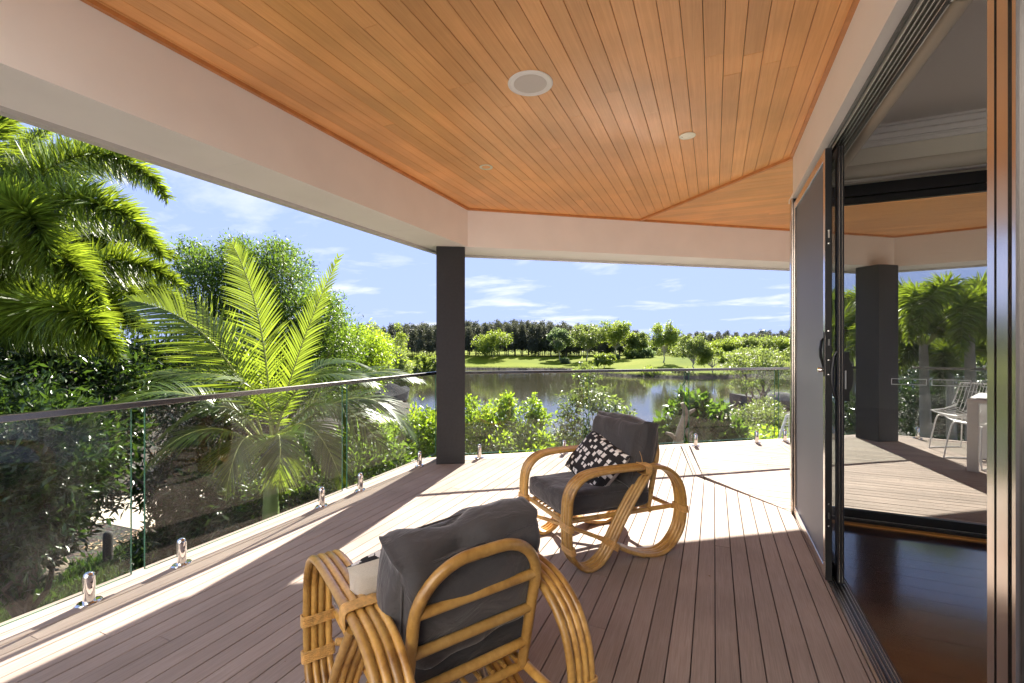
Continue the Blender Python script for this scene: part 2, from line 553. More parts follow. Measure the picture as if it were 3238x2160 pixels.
def meet(p, d, q, g):
    a = np.array([[d[0], -g[0]], [d[1], -g[1]]]); t = np.linalg.solve(a, np.array(q) - np.array(p))
    return np.array(p) + np.array(d) * t[0]
def off_x(o):   # where the left line pushed out by o meets the front line pushed out by o
    return meet((Cc[0] - o, 0), (0, 1), Cc + n1 * o, e1)
def off_d(o):   # the same for the deck, which reaches further out on the left
    return meet((Cc[0] - o - 0.235, 0), (0, 1), Cc + n1 * o, e1)
def off_2(o):
    return meet(Cc + n1 * o, e1, C2 + n2 * o, e2)
YB = -3.4        # how far the deck goes on behind the viewer
YR = -0.05       # verandah roof cut short behind the viewer to let more light in

WX = 0.575       # door line
WY = 4.15        # corner of the house

# ------------------------------------------------------------------ deck
deck = empty('deck', (0, 0, 0), kind='structure')
P1 = (WX, WY - 0.03); P2_ = (-0.19, 4.91); P3_ = (-0.37, 6.16)
ob = 0.245       # inner edge of the border board
a0 = off_d(ob); a2 = off_2(ob)
zone1 = [(a0[0], YB), (WX - 0.004, YB), P1, P2_, tuple(Cc + n1 * ob + e1 * 2.76), tuple(a0)]
zone1 = [(x, y) for x, y in zone1]
PITCH = 0.0916
GAP = 0.0042
def boards(name, zone, axis, lo, hi, mat, parent, z0, z1, pitch, phase, gap, ch, joints=None, seed=1, minlen=0.25):
    r = random.Random(seed)
    k = int(math.floor((lo - phase) / pitch))
    pos = phase + k * pitch
    while pos < hi:
        a, b = pos + gap / 2, pos + pitch - gap / 2
        if axis == 'y': poly = clip(clip(zone, 1, 0, b), -1, 0, -a)
        else: poly = clip(clip(zone, 0, 1, b), 0, -1, -a)
        pos += pitch
        if len(poly) < 3 or area(poly) < 0.0006: continue
        ax = 1 if axis == 'y' else 0
        mn = min(p[ax] for p in poly); mxx = max(p[ax] for p in poly)
        cuts = []
        if joints:
            c = mn + r.uniform(0.4, joints)
            while c < mxx - minlen:
                cuts.append(c); c += r.uniform(joints * 0.55, joints * 1.2)
        segs = [mn] + cuts + [mxx]
        for s0, s1 in zip(segs[:-1], segs[1:]):
            g = 0.0006
            if axis == 'y': q = clip(clip(poly, 0, 1, s1 - g), 0, -1, -(s0 + g))
            else: q = clip(clip(poly, 1, 0, s1 - g), -1, 0, -(s0 + g))
            if len(q) < 3 or area(q) < 0.0005: continue
            m = MB()
            dz = r.uniform(-0.0006, 0.0006)
            if z1 > z0: m.prism(q, z0, z1 + dz, ch)
            else:
                m.prism(q, 0, z0 - z1, ch)
                m.v = [(x, y, z0 - z + dz) for x, y, z in m.v]
                m.f = [f[::-1] for f in m.f]
            m.build(name, mat, parent)

# a gap falls exactly on the line under the vertical board joint seen in the photograph
boards('deck_board', zone1, 'y', a0[0], WX, deck_y, deck, -0.024, 0.0, PITCH, 0.006, GAP, 0.0016, 5.2, 3, 0.8)
dv = np.array(P3_) - np.array(P2_); dv /= np.linalg.norm(dv)
dn = np.array([dv[1], -dv[0]])
q0 = np.array(P2_) + dn * 0.095
divider = [tuple(np.array(P2_) + dn * 0.004), tuple(q0 - dv * 0.02), tuple(q0 + dv * 1.5), tuple(np.array(P2_) + dn * 0.004 + dv * 1.5)]
divider = clip(divider, n1[0], n1[1], float(np.dot(n1, Cc)) + ob)
MB().prism(divider, -0.024, 0.0, 0.0016).build('divider_board', deck_y, deck)
zone2 = [P1, (9.0, WY - 0.03), (9.0, 6.4), tuple(a2), tuple(Cc + n1 * ob + e1 * 2.9), tuple(q0 + dv * 0.0)]
zone2 = [(WX + 0.006, WY - 0.03)] + zone2[1:]
s1 = np.array([0.816, 6.208]); s2 = np.array([0.724, 6.94])
sv = (s2 - s1) / np.linalg.norm(s2 - s1)
boards('deck_board', zone2, 'x', WY - 0.03, 8.6, deck_x, deck, -0.024, 0.0, PITCH, WY - 0.03 + 0.004, GAP, 0.0016, 4.6, 5, 0.8)
# the mitre filler between both fields keeps the boards apart by a hair only
# border boards along the edge
def strip(lineo0, lineo1):
    a, b = off_d(lineo0), off_d(lineo1)
    c, d = off_2(lineo0), off_2(lineo1)
    g = 0.003
    left = [(a[0], YB), (a[0], a[1] - g), (b[0], b[1] - g), (b[0], YB)]
    front = [(a[0], a[1] + g), tuple(c), tuple(d), (b[0], b[1] + g)]
    ee = C3 + n2 * lineo0; ff = C3 + n2 * lineo1
    right = [(c[0] + g, c[1]), tuple(ee), tuple(ff), (d[0] + g, d[1])]
    return left, front, right
for p, m_ in zip(strip(ob + 0.004, ob + 0.098), (deck_y, deck_x, deck_x)):
    MB().prism(p, -0.024, 0.001, 0.0016).build('border_board', m_, deck)
for p in strip(0.347, 0.372):
    MB().prism(p, -0.20, -0.004).build('edge_fascia', deck_y, deck)
under = [(a0[0] - 0.09, YB), (9.0, YB), (9.0, 6.3), tuple(off_2(0.33)), tuple(off_d(0.33))]
MB().prism(under, -0.16, -0.030).build('deck_frame', plain('dark deck frame', (0.02, 0.016, 0.013), 0.8), deck)
MB().prism([(WX + 0.5, YB), (9, YB), (9, 4.0), (WX + 0.5, 4.0)], -3.3, -0.17).build('lower_wall', white_render, deck)
for px, py in ((-2.75, 4.35), (2.1, 7.7), (-2.75, 0.0)):
    MB().box(px - 0.15, px + 0.15, py - 0.15, py + 0.15, -3.4, -0.16).build('deck_post', charcoal, deck)

# ------------------------------------------------------------------ ceiling
ceiling = empty('ceiling', (0, 0, 2.79), kind='structure')
ceiling.location = (0, 0, 0)
ZC = 2.79
cA = Cc + e1 * 2.06
cz1 = [(-2.465, YR), (WX, YR), (WX, WY + 0.06), tuple(cA), tuple(Cc)]
cz2 = [(WX, WY + 0.06), (9, WY + 0.06), tuple((C3[0], C3[1])), tuple(C2), tuple(cA)]
boards('ceiling_board', cz1, 'y', -2.47, WX, ceil_y, ceiling, ZC + 0.014, ZC, PITCH, 0.047, 0.0026, 0.0012, 3.6, 9, 0.3)
boards('ceiling_board', cz2, 'x', WY, 8.2, ceil_x, ceiling, ZC + 0.014, ZC, PITCH, WY + 0.03, 0.0026, 0.0012, 3.2, 10, 0.3)
MB().prism([(-2.9, YR), (WX + 0.08, YR), (WX + 0.08, WY + 0.08), (9, WY + 0.08), (9, 6.6), tuple(off_2(0.42)), tuple(off_x(0.42))], ZC + 0.016, ZC + 0.03).build('ceiling_backing', plain('dark backing', (0.03, 0.015, 0.008), 0.9), ceiling)
def trim(p, q, w=0.024, h=0.022, name='ceiling_trim'):
    p = np.array(p); q = np.array(q); d = (q - p) / np.linalg.norm(q - p); n = np.array([-d[1], d[0]]) * w / 2
    MB().prism([tuple(p - n), tuple(q - n), tuple(q + n), tuple(p + n)], ZC - h, ZC + 0.004, 0.002).build(name, cedar_trim, ceiling)
trim((WX, WY + 0.06), cA, 0.030)
trim((-2.452, YR), (-2.452, 4.39))
trim(Cc - n1 * 0.013, C2 - n1 * 0.013)
trim(C2 - n2 * 0.013, C3 - n2 * 0.013)
trim((WX - 0.013, YR), (WX - 0.013, WY + 0.05), 0.024, 0.012)

# ------------------------------------------------------------------ beams
def beam(name, poly_in, label, base):
    t = empty(name, base, label=label, cat='beam')
    return t
def beam_seg(pa, pb, qa, qb, label, joint=True):
    """pa-pb inner line, qa-qb outer line"""
    t = empty('roof_beam', (*((pa + pb) / 2), 2.37), label=label, cat='beam')
    MB().prism([tuple(pa), tuple(pb), tuple(qb), tuple(qa)], 2.37, 3.05).build('casing', white_render, t, True)
    d = (qb - qa) / np.linalg.norm(qb - qa); n = np.array([-d[1], d[0]])
    if np.dot(n, qa - pa) < 0: n = -n
    MB().prism([tuple(qa), tuple(qb), tuple(qb + n * 0.055), tuple(qa + n * 0.055)], 2.345, 2.43).build('drip_strip', eave_grey, t, True)
    # hairline joint between two sheets, a shallow cover strip
    L = np.linalg.norm(pb - pa)
    for f in (0.42, 0.80):
        m = pa + (pb - pa) * f
        dd = (pb - pa) / L
        nn = np.array([-dd[1], dd[0]])
        if np.dot(nn, qa - pa) < 0: nn = -nn
        MB().prism([tuple(m - dd * 0.002 + nn * 0.01), tuple(m + dd * 0.002 + nn * 0.01), tuple(m + dd * 0.002 + nn * 0.43), tuple(m - dd * 0.002 + nn * 0.43)], 2.3685, 2.3699).build('sheet_joint', white_paint, t, True)
    return t
O1 = off_x(0.44); O2 = off_2(0.44)
beam_seg(np.array([-2.465, YR]), Cc + np.array([0, 0]), np.array([-2.905, YR]), O1, 'long cream boxed beam running along the left edge of the timber ceiling')
beam_seg(Cc, C2, O1, O2, 'cream boxed beam across the front above the lake view, right of the dark column')
beam_seg(C2, C3, O2, C3 + n2 * 0.44, 'cream boxed beam seen through the doorway above the dining table')
MB().prism([(-3.02, YR), (WX, YR), (WX, YB), (9, YB), (9, 6.6), tuple(off_2(0.55)), tuple(off_x(0.55))], 3.05, 3.12).build('roof', white_paint).__setitem__('kind', 'structure')

def column(x, y, rz, label, s=0.155):
    t = empty('column', (x, y, 0), rz, label=label, cat='column')
    MB().bbox(-s, s, -s, s, 0.001, 2.369, 0.004).build('shaft', charcoal, t)
    return t
column(-2.700, 4.435, R(31), 'dark charcoal square column at the left corner of the deck')
column(2.045, 7.78, TH1, 'dark charcoal column seen through the open doorway', 0.165)

# ------------------------------------------------------------------ ceiling fittings
sp = empty('ceiling_speaker', (-0.955, 2.43, ZC), label='round white speaker grille set in the timber ceiling', cat='speaker')
MB().lathe([(0.128, 0.0), (0.128, -0.004), (0.118, -0.007), (0.112, -0.004)], 48).build('rim', white_paint, sp)
grille_m = plain('speaker mesh', (0.66, 0.63, 0.60), 0.7, bs=0.6, bd=0.001, bscale=1200)
MB().lathe([(0.112, -0.0032), (0.06, -0.0055), (0.0005, -0.006)], 48).build('grille', grille_m, sp)
bezel_m = plain('satin nickel', (0.85, 0.82, 0.70), 0.4, 0.6)
lens_m = plain('frosted lens', (0.75, 0.73, 0.68), 0.4)
for x, y, lb in ((-1.745, 3.43, 'small silver downlight nearer the left beam, left of the speaker'),
                 (-0.172, 3.49, 'small silver downlight nearer the door, right of the speaker')):
    t = empty('downlight', (x, y, ZC), label=lb, cat='downlight', group='downlights in the timber ceiling')
    MB().lathe([(0.056, 0.0), (0.056, -0.004), (0.051, -0.006), (0.038, -0.003), (0.034, 0.010)], 32).build('bezel', bezel_m, t)
    MB().lathe([(0.034, 0.008), (0.0005, 0.008)], 32).build('lens', lens_m, t)

# ------------------------------------------------------------------ house side: doors
bulk = MB(); bulk.box(WX - 0.003, 0.68, YB, WY + 0.06, 2.465, ZC + 0.02)
hd = empty('door_bulkhead', (WX, 1.5, 2.43), label='white bulkhead and moulding above the sliding doors', cat='bulkhead')
bulk.build('casing', white_paint, hd, True)
mo = MB()
mo.box(0.548, 0.60, YB, WY + 0.105, 2.428, 2.455)
mo.box(0.560, 0.60, YB, WY + 0.095, 2.455, 2.475)
mo.build('moulding', white_paint, hd, True)

fr = empty('door_frame', (0.62, 2.0, 0), label='dark aluminium sliding door frame with grooved tracks along the deck', cat='door frame')
m = MB(); m.box(0.592, 0.69, YB, WY, 2.40, 2.464)
m.build('head', black_alu, fr, True)
for x in (0.600, 0.616, 0.632, 0.648, 0.664):
    MB().box(x - 0.0016, x + 0.0016, YB, WY - 0.06, 2.384, 2.4).build('head_track', silver_alu if x < 0.65 else bronze_alu, fr, True)
MB().box(0.576, 0.588, YB, WY, -0.006, 0.006).build('sill_lip', silver_alu, fr, True)
MB().box(0.588, 0.668, YB, WY, -0.02, 0.0).build('sill', black_alu, fr, True)
for x in (0.597, 0.609, 0.628, 0.645, 0.658):
    MB().box(x - 0.0016, x + 0.0016, YB, WY - 0.02, 0.0, 0.009).build('sill_track', silver_alu, fr, True)
m = MB(); m.bbox(0.545, 0.560, WY - 0.055, WY + 0.02, 0.0, 2.43, 0.002); m.build('jamb_face', bronze_alu, fr, True)
m = MB(); m.box(0.560, 0.68, WY - 0.035, WY + 0.02, 0.0, 2.43); m.build('jamb', black_alu, fr, True)

# sliding screen door (outermost panel)
sdr = empty('screen_door', (0.58, 3.5, 0.012), label='sliding insect screen door with grey mesh, stacked at the far end', cat='screen door')
y0, y1 = 3.000, 4.085
xa, xb = 0.561, 0.592
m = MB(); m.bbox(xa, xb, y0, y0 + 0.045, 0.012, 2.385, 0.002); m.build('stile', black_alu, sdr, True)
m = MB(); m.box(xa - 0.002, xa, y0 + 0.002, y0 + 0.044, 0.014, 2.383); m.build('stile_face', bronze_alu, sdr, True)
m = MB(); m.bbox(xa, xb, y1 - 0.045, y1, 0.012, 2.385, 0.002); m.build('stile', bronze_alu, sdr, True)
m = MB(); m.bbox(xa, xb, y0 + 0.045, y1 - 0.045, 0.012, 0.075, 0.002); m.build('bottom_rail', bronze_alu, sdr, True)
m = MB(); m.bbox(xa, xb, y0 + 0.045, y1 - 0.045, 2.330, 2.385, 0.002); m.build('top_rail', bronze_alu, sdr, True)
m = MB(); m.box(0.572, 0.574, y0 + 0.045, y1 - 0.045, 0.075, 2.33); m.build('mesh_infill', screen_grey, sdr, True)
for s0_, s1_ in ((y0 + 0.045, y0 + 0.050), (y1 - 0.050, y1 - 0.045)):
    MB().box(xa + 0.003, xa + 0.008, s0_, s1_, 0.075, 2.33).build('mesh_bead', black_alu, sdr, True)
h = MB(); h.bbox(xa - 0.006, xa, y0 + 0.008, y0 + 0.038, 1.13, 1.375, 0.002); hp = h.build('handle_plate', black_alu, sdr, True)
MB().tube([(xa - 0.006, y0 + 0.02, 1.34), (xa - 0.014, y0 + 0.022, 1.325), (xa - 0.019, y0 + 0.024, 1.28), (xa - 0.017, y0 + 0.024, 1.24), (xa - 0.010, y0 + 0.022, 1.20), (xa - 0.006, y0 + 0.02, 1.18)], [0.005, 0.007, 0.008, 0.008, 0.006, 0.005], 8).build('pull', black_alu, hp, True)
MB().lathe([(0.013, 0), (0.013, 0.02), (0.011, 0.026), (0.0005, 0.026)], 16, m=Matrix.Translation((xa - 0.006, y0 + 0.022, 1.165)) @ Matrix.Rotation(-math.pi / 2, 4, 'Y')).build('key_lock', steel, hp, True)
for z in (0.31, 0.43, 1.14, 1.22, 1.38, 1.86, 1.93):
    MB().lathe([(0.005, 0), (0.005, 0.001), (0.0005, 0.0016)], 10, m=Matrix.Translation((0.577, y0, z)) @ Matrix.Rotation(math.pi / 2, 4, 'X')).build('screw', steel, sdr, True)
for z in (0.35, 1.30, 1.89):
    MB().box(0.573, 0.581, y0 - 0.001, y0 + 0.002, z, z + 0.035).build('lock_slot', steel, sdr, True)

# sliding glass door behind it
gdr = empty('glass_door', (0.63, 3.5, 0.012), label='sliding glass door with black stile and lock, behind the screen door', cat='glass door')
xa, xb = 0.612, 0.644
y0, y1 = 2.985, 4.10
m = MB(); m.bbox(xa, xb, y0, y0 + 0.050, 0.012, 2.385, 0.002); m.build('stile', black_alu, gdr, True)
MB().box(xa + 0.008, xa + 0.011, y0 - 0.002, y0, 0.02, 2.38).build('stile_rib', bronze_alu, gdr, True)
MB().box(xb - 0.010, xb - 0.008, y0 - 0.002, y0, 0.02, 2.38).build('stile_rib', bronze_alu, gdr, True)
m = MB(); m.bbox(xa, xb, y1 - 0.05, y1, 0.012, 2.385, 0.002); m.build('stile', black_alu, gdr, True)
m = MB(); m.bbox(xa, xb, y0 + 0.05, y1 - 0.05, 0.012, 0.085, 0.002); m.build('bottom_rail', black_alu, gdr, True)
m = MB(); m.bbox(xa, xb, y0 + 0.05, y1 - 0.05, 2.33, 2.385, 0.002); m.build('top_rail', black_alu, gdr, True)
m = MB(); m.box(0.626, 0.631, y0 + 0.05, y1 - 0.05, 0.085, 2.33); m.build('pane', door_glass, gdr, True)
# inner lock body: plate against the stile, bulging grip
lk = MB()
prof = [(0, 1.00), (0.024, 1.00), (0.024, 1.045), (0.034, 1.07), (0.041, 1.11), (0.041, 1.16), (0.034, 1.20), (0.024, 1.225), (0.024, 1.265), (0, 1.265)]
n_ = len(prof)
vs = [(xb + a, y0 + 0.004, z) for a, z in prof] + [(xb + a, y0 + 0.022, z) for a, z in prof]
lk.add(vs, [tuple(range(n_)), tuple(range(2 * n_ - 1, n_ - 1, -1))] + [(i, n_ + i, n_ + (i + 1) % n_, (i + 1) % n_) for i in range(n_)])
lkb = lk.build('lock_body', black_alu, gdr, True)
MB().bbox(xb + 0.003, xb + 0.010, y0 + 0.001, y0 + 0.004, 1.065, 1.165, 0.001).build('latch', silver_alu, lkb, True)
MB().tube([(xa + 0.002, y0 + 0.012, 1.27), (xa - 0.012, y0 + 0.014, 1.24), (xa - 0.020, y0 + 0.016, 1.16), (xa - 0.020, y0 + 0.016, 1.10), (xa - 0.010, y0 + 0.014, 1.03), (xa + 0.002, y0 + 0.012, 1.01)], [0.006, 0.008, 0.010, 0.010, 0.008, 0.006], 8).build('outer_pull', black_alu, gdr, True)

# the second pair of panels near the viewer
ndr = empty('near_screen_door', (0.58, 1.0, 0.012), label='aluminium framed screen door with grooved stiles at the right edge', cat='screen door')
yb_ = 1.405
for ya_, yc_, mt, xo in ((1.376, 1.405, bronze_alu, 0.575), (1.366, 1.376, black_alu, 0.590), (1.324, 1.366, bronze_alu, 0.575), (1.309, 1.324, black_alu, 0.590), (1.296, 1.309, bronze_alu, 0.575), (1.287, 1.296, black_alu, 0.585)):
    MB().box(xo, 0.625, ya_, yc_, 0.012, 2.385).build('stile', mt, ndr, True)
MB().box(0.592, 0.594, 0.1, 1.287, 0.07, 2.33).build('mesh_infill', screen_fine if False else screen_grey, ndr, True)
MB().box(0.585, 0.615, 0.1, 1.287, 0.012, 0.07).build('bottom_rail', bronze_alu, ndr, True)
MB().box(0.585, 0.615, 0.1, 1.287, 2.33, 2.385).build('top_rail', bronze_alu, ndr, True)
MB().box(0.575, 0.625, 0.05, 0.1, 0.012, 2.385).build('stile', bronze_alu, ndr, True)

# ------------------------------------------------------------------ the room
reflector = empty('reflector_wall', (1.0, YB, 0), label='cream rendered wing wall added behind the viewer, out of view, to bounce sunlight', cat='reflector wall')  # added wall, never in view, catches sun and bounces it under the roof
MB().box(-3.6, 9.0, YB - 0.25, YB, -3.4, 5.2).build('wall', white_render, reflector, True)
for x_ in (-2.2, 2.6):  # windows of the added wall, out of view with it
    MB().box(x_ - 0.5, x_ + 0.5, YB, YB + 0.03, 0.9, 2.1).build('window_frame', black_alu, reflector, True)
    MB().box(x_ - 0.45, x_ + 0.45, YB + 0.03, YB + 0.036, 0.95, 2.05).build('window_pane', door_glass, reflector, True)
rf = empty('room_floor', (0, 0, 0), kind='structure')
zoneF = [(0.668, YB), (6.0, YB), (6.0, WY - 0.10), (0.668, WY - 0.10)]
boards('floor_board', zoneF, 'x', YB, WY, floor_x, rf, -0.02, 0.004, 0.13, 0.0, 0.0008, 0.0004, 2.2, 21, 0.3)
ceilm = MB().box(0.68, 6.0, YB, WY - 0.04, 2.85, 2.9).build('room_ceiling', inner_ceiling); ceilm['kind'] = 'structure'
w = MB(); w.box(0.68, 6.0, YB + 0.01, YB + 0.1, -0.1, 2.9)
w.build('room_wall', inner_wall)['kind'] = 'structure'
w = MB(); w.box(0.68, 6.0, WY - 0.06, WY + 0.06, 2.47, 2.89)
w.build('window_lintel', inner_wall)['kind'] = 'structure'
cn = MB()
for k, (d, z0, z1) in enumerate(((0.10, 2.835, 2.851), (0.075, 2.80, 2.835), (0.045, 2.765, 2.80), (0.030, 2.755, 2.765), (0.018, 2.73, 2.755))):
    cn.box(0.70, 6.0, WY - 0.06 - d, WY - 0.06, z0, z1)
c_ = cn.build('cornice', inner_ceiling); c_['kind'] = 'structure'
MB().box(0.665, 6.0, WY - 0.14, WY - 0.095, -0.005, 0.012).build('threshold', plain('blond threshold timber', (0.42, 0.20, 0.05), 0.35)).__setitem__('kind', 'structure')

wf = empty('window_wall', (3.0, WY, 0), label='black framed full height window at the far side of the room', cat='window')
MB().box(0.665, 6.0, WY - 0.095, WY + 0.0, 0.0, 0.030).build('sill', black_alu, wf, True)
MB().box(0.665, 6.0, WY - 0.060, WY - 0.02, 0.030, 0.092).build('bottom_rail', black_alu, wf, True)
MB().box(0.665, 6.0, WY - 0.062, WY - 0.060, 0.028, 0.034).build('sill_bead', silver_alu, wf, True)
MB().box(0.665, 6.0, WY - 0.060, WY - 0.02, 2.335, 2.385).build('top_rail', black_alu, wf, True)
MB().box(0.665, 6.0, WY - 0.080, WY + 0.0, 2.387, 2.469).build('head', black_alu, wf, True)
MB().box(0.665, 0.72, WY - 0.055, WY + 0.0, 0.030, 2.384).build('stile', black_alu, wf, True)
for x in (2.9, 5.2):
    MB().box(x, x + 0.06, WY - 0.055, WY - 0.022, 0.093, 2.334).build('stile', black_alu, wf, True)
for x0, x1 in ((0.722, 2.898), (2.962, 5.198)):
    MB().box(x0, x1, WY - 0.042, WY - 0.036, 0.093, 2.334).build('pane', door_glass, wf, True)
    MB().box(x0, x1, WY - 0.012, WY - 0.011, 0.093, 2.334).build('screen', screen_fine, wf, True)
for xa_, xb_ in ((1.165, 1.365), (1.39, 1.60), (1.655, 1.71), (1.765, 1.98)):
    r_ = MB()
    y_ = WY - 0.0428
    for x0, x1, z0, z1 in ((xa_, xb_, 1.018, 1.022), (xa_, xb_, 1.058, 1.062), (xa_, xa_ + 0.004, 1.022, 1.058), (xb_ - 0.004, xb_, 1.022, 1.058)):
        r_.box(x0, x1, y_ - 0.0004, y_, z0, z1)
    r_.build('etched_mark', etched, wf, True)
# roller blinds
b1_ = empty('roller_blind', (0.735, 1.5, 2.44), label='rolled cream blind with metal bar along the inside of the door head', cat='blind')
MB().tube([(0.748, YB + 0.1, 2.462), (0.748, 1.93, 2.462)], 0.046, 20).build('roll', blind_fab, b1_, True)
MB().tube([(0.748, 1.955, 2.462), (0.748, 4.0, 2.462)], 0.040, 20).build('roll', blind_fab, b1_, True)
MB().tube([(0.748, 1.93, 2.462), (0.748, 1.955, 2.462)], 0.034, 16).build('bracket', black_alu, b1_, True)
MB().tube([(0.706, 1.94, 2.432), (0.706, -1, 2.432)], 0.011, 10).build('bottom_bar', silver_alu, b1_, True)
MB().tube([(0.706, 1.96, 2.436), (0.706, 4.0, 2.436)], 0.011, 10).build('bottom_bar', silver_alu, b1_, True)
b2_ = empty('roller_blind', (3.0, 4.02, 2.55), label='rolled cream blind with metal bar above the black window at the back of the room', cat='blind')
MB().tube([(0.80, 4.03, 2.545), (5.9, 4.03, 2.545)], 0.050, 20).build('roll', blind_fab, b2_, True)
MB().tube([(0.80, 4.005, 2.478), (5.9, 4.005, 2.478)], 0.014, 10).build('bottom_bar', silver_alu, b2_, True)
# ------------------------------------------------------------------ balustrade
def spigot(parent, x, y, rz):
    s = empty('spigot', (x, y, 0), rz, parent=parent) if False else None
    m = MB()
    # oval base plate and round slotted post
    m.lathe([(0.056, 0.0), (0.056, 0.006), (0.050, 0.012), (0.040, 0.013)], 28, sy=0.72)
    prof = [(0.026, 0.012), (0.0255, 0.135), (0.021, 0.150), (0.012, 0.158), (0.0005, 0.160)]
    m.lathe(prof, 20, sx=1.0, sy=0.95)
    o = m.build('spigot', steel, parent, False, (x, y, 0.001), rz)
    for z in (0.085, 0.110):
        MB().lathe([(0.0042, 0), (0.0042, 0.0015), (0.0005, 0.0015)], 10,
                   m=Matrix.Translation((0, -0.0238, z)) @ Matrix.Rotation(math.pi / 2, 4, 'X')).build('grub_screw', bolt_black, o)
    return o

def glass_run(p, d, n, cuts, spig, label, rail_ext=(0, 0), end_gap=0.012):
    """p start on the glass line, d along, n outward; cuts: panel limits; spig: positions"""
    ang = math.atan2(d[1], d[0])
    t = empty('glass_balustrade', (p[0], p[1], 0), ang, label=label, cat='balustrade', group='frameless glass balustrades round the deck')
    for a, b in cuts:
        MB().box(a + end_gap, b - end_gap, -0.005, 0.005, 0.062, 0.975).build('glass_panel', bal_glass, t)
        for u in (a + end_gap, b - end_gap):
            MB().box(u - 0.0012, u + 0.0012, -0.0055, 0.0055, 0.062, 0.975).build('glass_edge', glass_edge, t)
        MB().box(a + end_gap + 0.002, b - end_gap - 0.002, -0.0055, 0.0055, 0.0605, 0.0618).build('glass_edge', glass_edge, t)
    a, b = cuts[0][0] + rail_ext[0], cuts[-1][1] + rail_ext[1]
    MB().bbox(a, b, -0.016, 0.016, 0.962, 0.994, 0.003).build('top_rail', rail_alu, t)
    for s in spig:
        spigot(t, s, 0.0, 0.0)
    for a_, b_ in cuts[1:3]:
        st = MB()
        for i_, (w_, h_) in enumerate(((0.012, 0.006), (0.018, 0.004), (0.010, 0.007), (0.016, 0.003))):
            st.box(a_ + 0.045 + (i_ % 2) * 0.003, a_ + 0.045 + w_, -0.0062, -0.0058, 0.115 + i_ * 0.010, 0.115 + i_ * 0.010 + h_)
        st.build('etched_stamp', etched, t)
    return t
GO = 0.435
gp = off_x(0.425)
XG = -2.885
glass_run((XG, 0.0), (0, 1), (-1, 0), [(-3.2, -1.6), (-1.56, -0.08), (-0.04, 1.455), (1.495, 2.995), (3.025, 4.42)],
          [-2.8, -2.0, -1.2, -0.5, 0.3, 1.26, 1.70, 2.76, 3.20, 4.10], 'frameless glass balustrade along the left side of the deck with slim top rail', (0, 0.03))
g1p = Cc + n1 * 0.20
glass_run(g1p, e1, n1, [(-0.04, 1.44), (1.48, 2.80), (2.84, 4.15), (4.19, 5.60)],
          [0.16, 1.18, 1.88, 2.95, 3.86, 4.30, 5.1], 'glass balustrade facing the lake between the two dark columns', (0.0, 0.0))
g2p = meet(Cc + n1 * 0.2, e1, C2 + n2 * 0.2, e2)
glass_run(g2p, e2, n2, [(0.30, 1.9), (1.94, 3.6), (3.64, 5.2)], [0.35, 1.5, 2.3, 3.2, 4.0], 'glass balustrade behind the white dining table, seen through the doorway')

# ------------------------------------------------------------------ rattan armchairs
PROF = [(0.432, 0.523), (0.358, 0.430), (0.274, 0.319), (0.200, 0.207), (0.150, 0.123), (0.105, 0.062), (0.050, 0.024), (-0.008, 0.012),
        (-0.064, 0.036), (-0.112, 0.092), (-0.134, 0.161), (-0.139, 0.252), (-0.138, 0.349), (-0.132, 0.414), (-0.117, 0.462),
        (-0.086, 0.505), (-0.031, 0.540), (0.047, 0.556), (0.166, 0.560), (0.290, 0.558), (0.410, 0.555), (0.507, 0.546),
        (0.579, 0.522), (0.643, 0.473), (0.684, 0.408), (0.704, 0.325), (0.704, 0.235), (0.685, 0.150), (0.643, 0.083),
        (0.588, 0.036), (0.525, 0.014), (0.463, 0.013), (0.375, 0.030), (0.290, 0.062), (0.215, 0.098), (0.178, 0.117)]
def spline(P, per=4):
    P = [np.array(p, float) for p in P]; out = []
    for i in range(len(P) - 1):
        p0 = P[max(i - 1, 0)]; p1 = P[i]; p2 = P[i + 1]; p3 = P[min(i + 2, len(P) - 1)]
        for k in range(per):
            t = k / per
            out.append(0.5 * ((2 * p1) + (-p0 + p2) * t + (2 * p0 - 5 * p1 + 4 * p2 - p3) * t * t + (-p0 + 3 * p1 - 3 * p2 + p3) * t ** 3))
    out.append(P[-1]); return out
CANE = 0.0135
def binding(p, d, along, w0, w1, th, turns=5, name='binding', parent=None):
    """flat cane wound round the four strands: p centre in (s,z), d unit direction of strands"""
    m = MB()
    nrm = np.array([-d[1], d[0]])
    for k in range(turns):
        c = np.array(p) + d * (k - (turns - 1) / 2) * 0.0068
        loop = []
        hw = (w1 - w0) / 2 + 0.004; mid = (w0 + w1) / 2
        for a in np.linspace(0, 2 * math.pi, 28, endpoint=False):
            ca, sa = math.cos(a), math.sin(a)
            ex = 0.35
            u = math.copysign(abs(ca) ** ex, ca) * hw; v = math.copysign(abs(sa) ** ex, sa) * (th + 0.0025)
            q = c + nrm * v
            loop.append((q[0], mid + u, q[1]))
        m.tube(loop, 0.0036, 6, closed=True)
    return m.build(name, cane_wrap, parent)

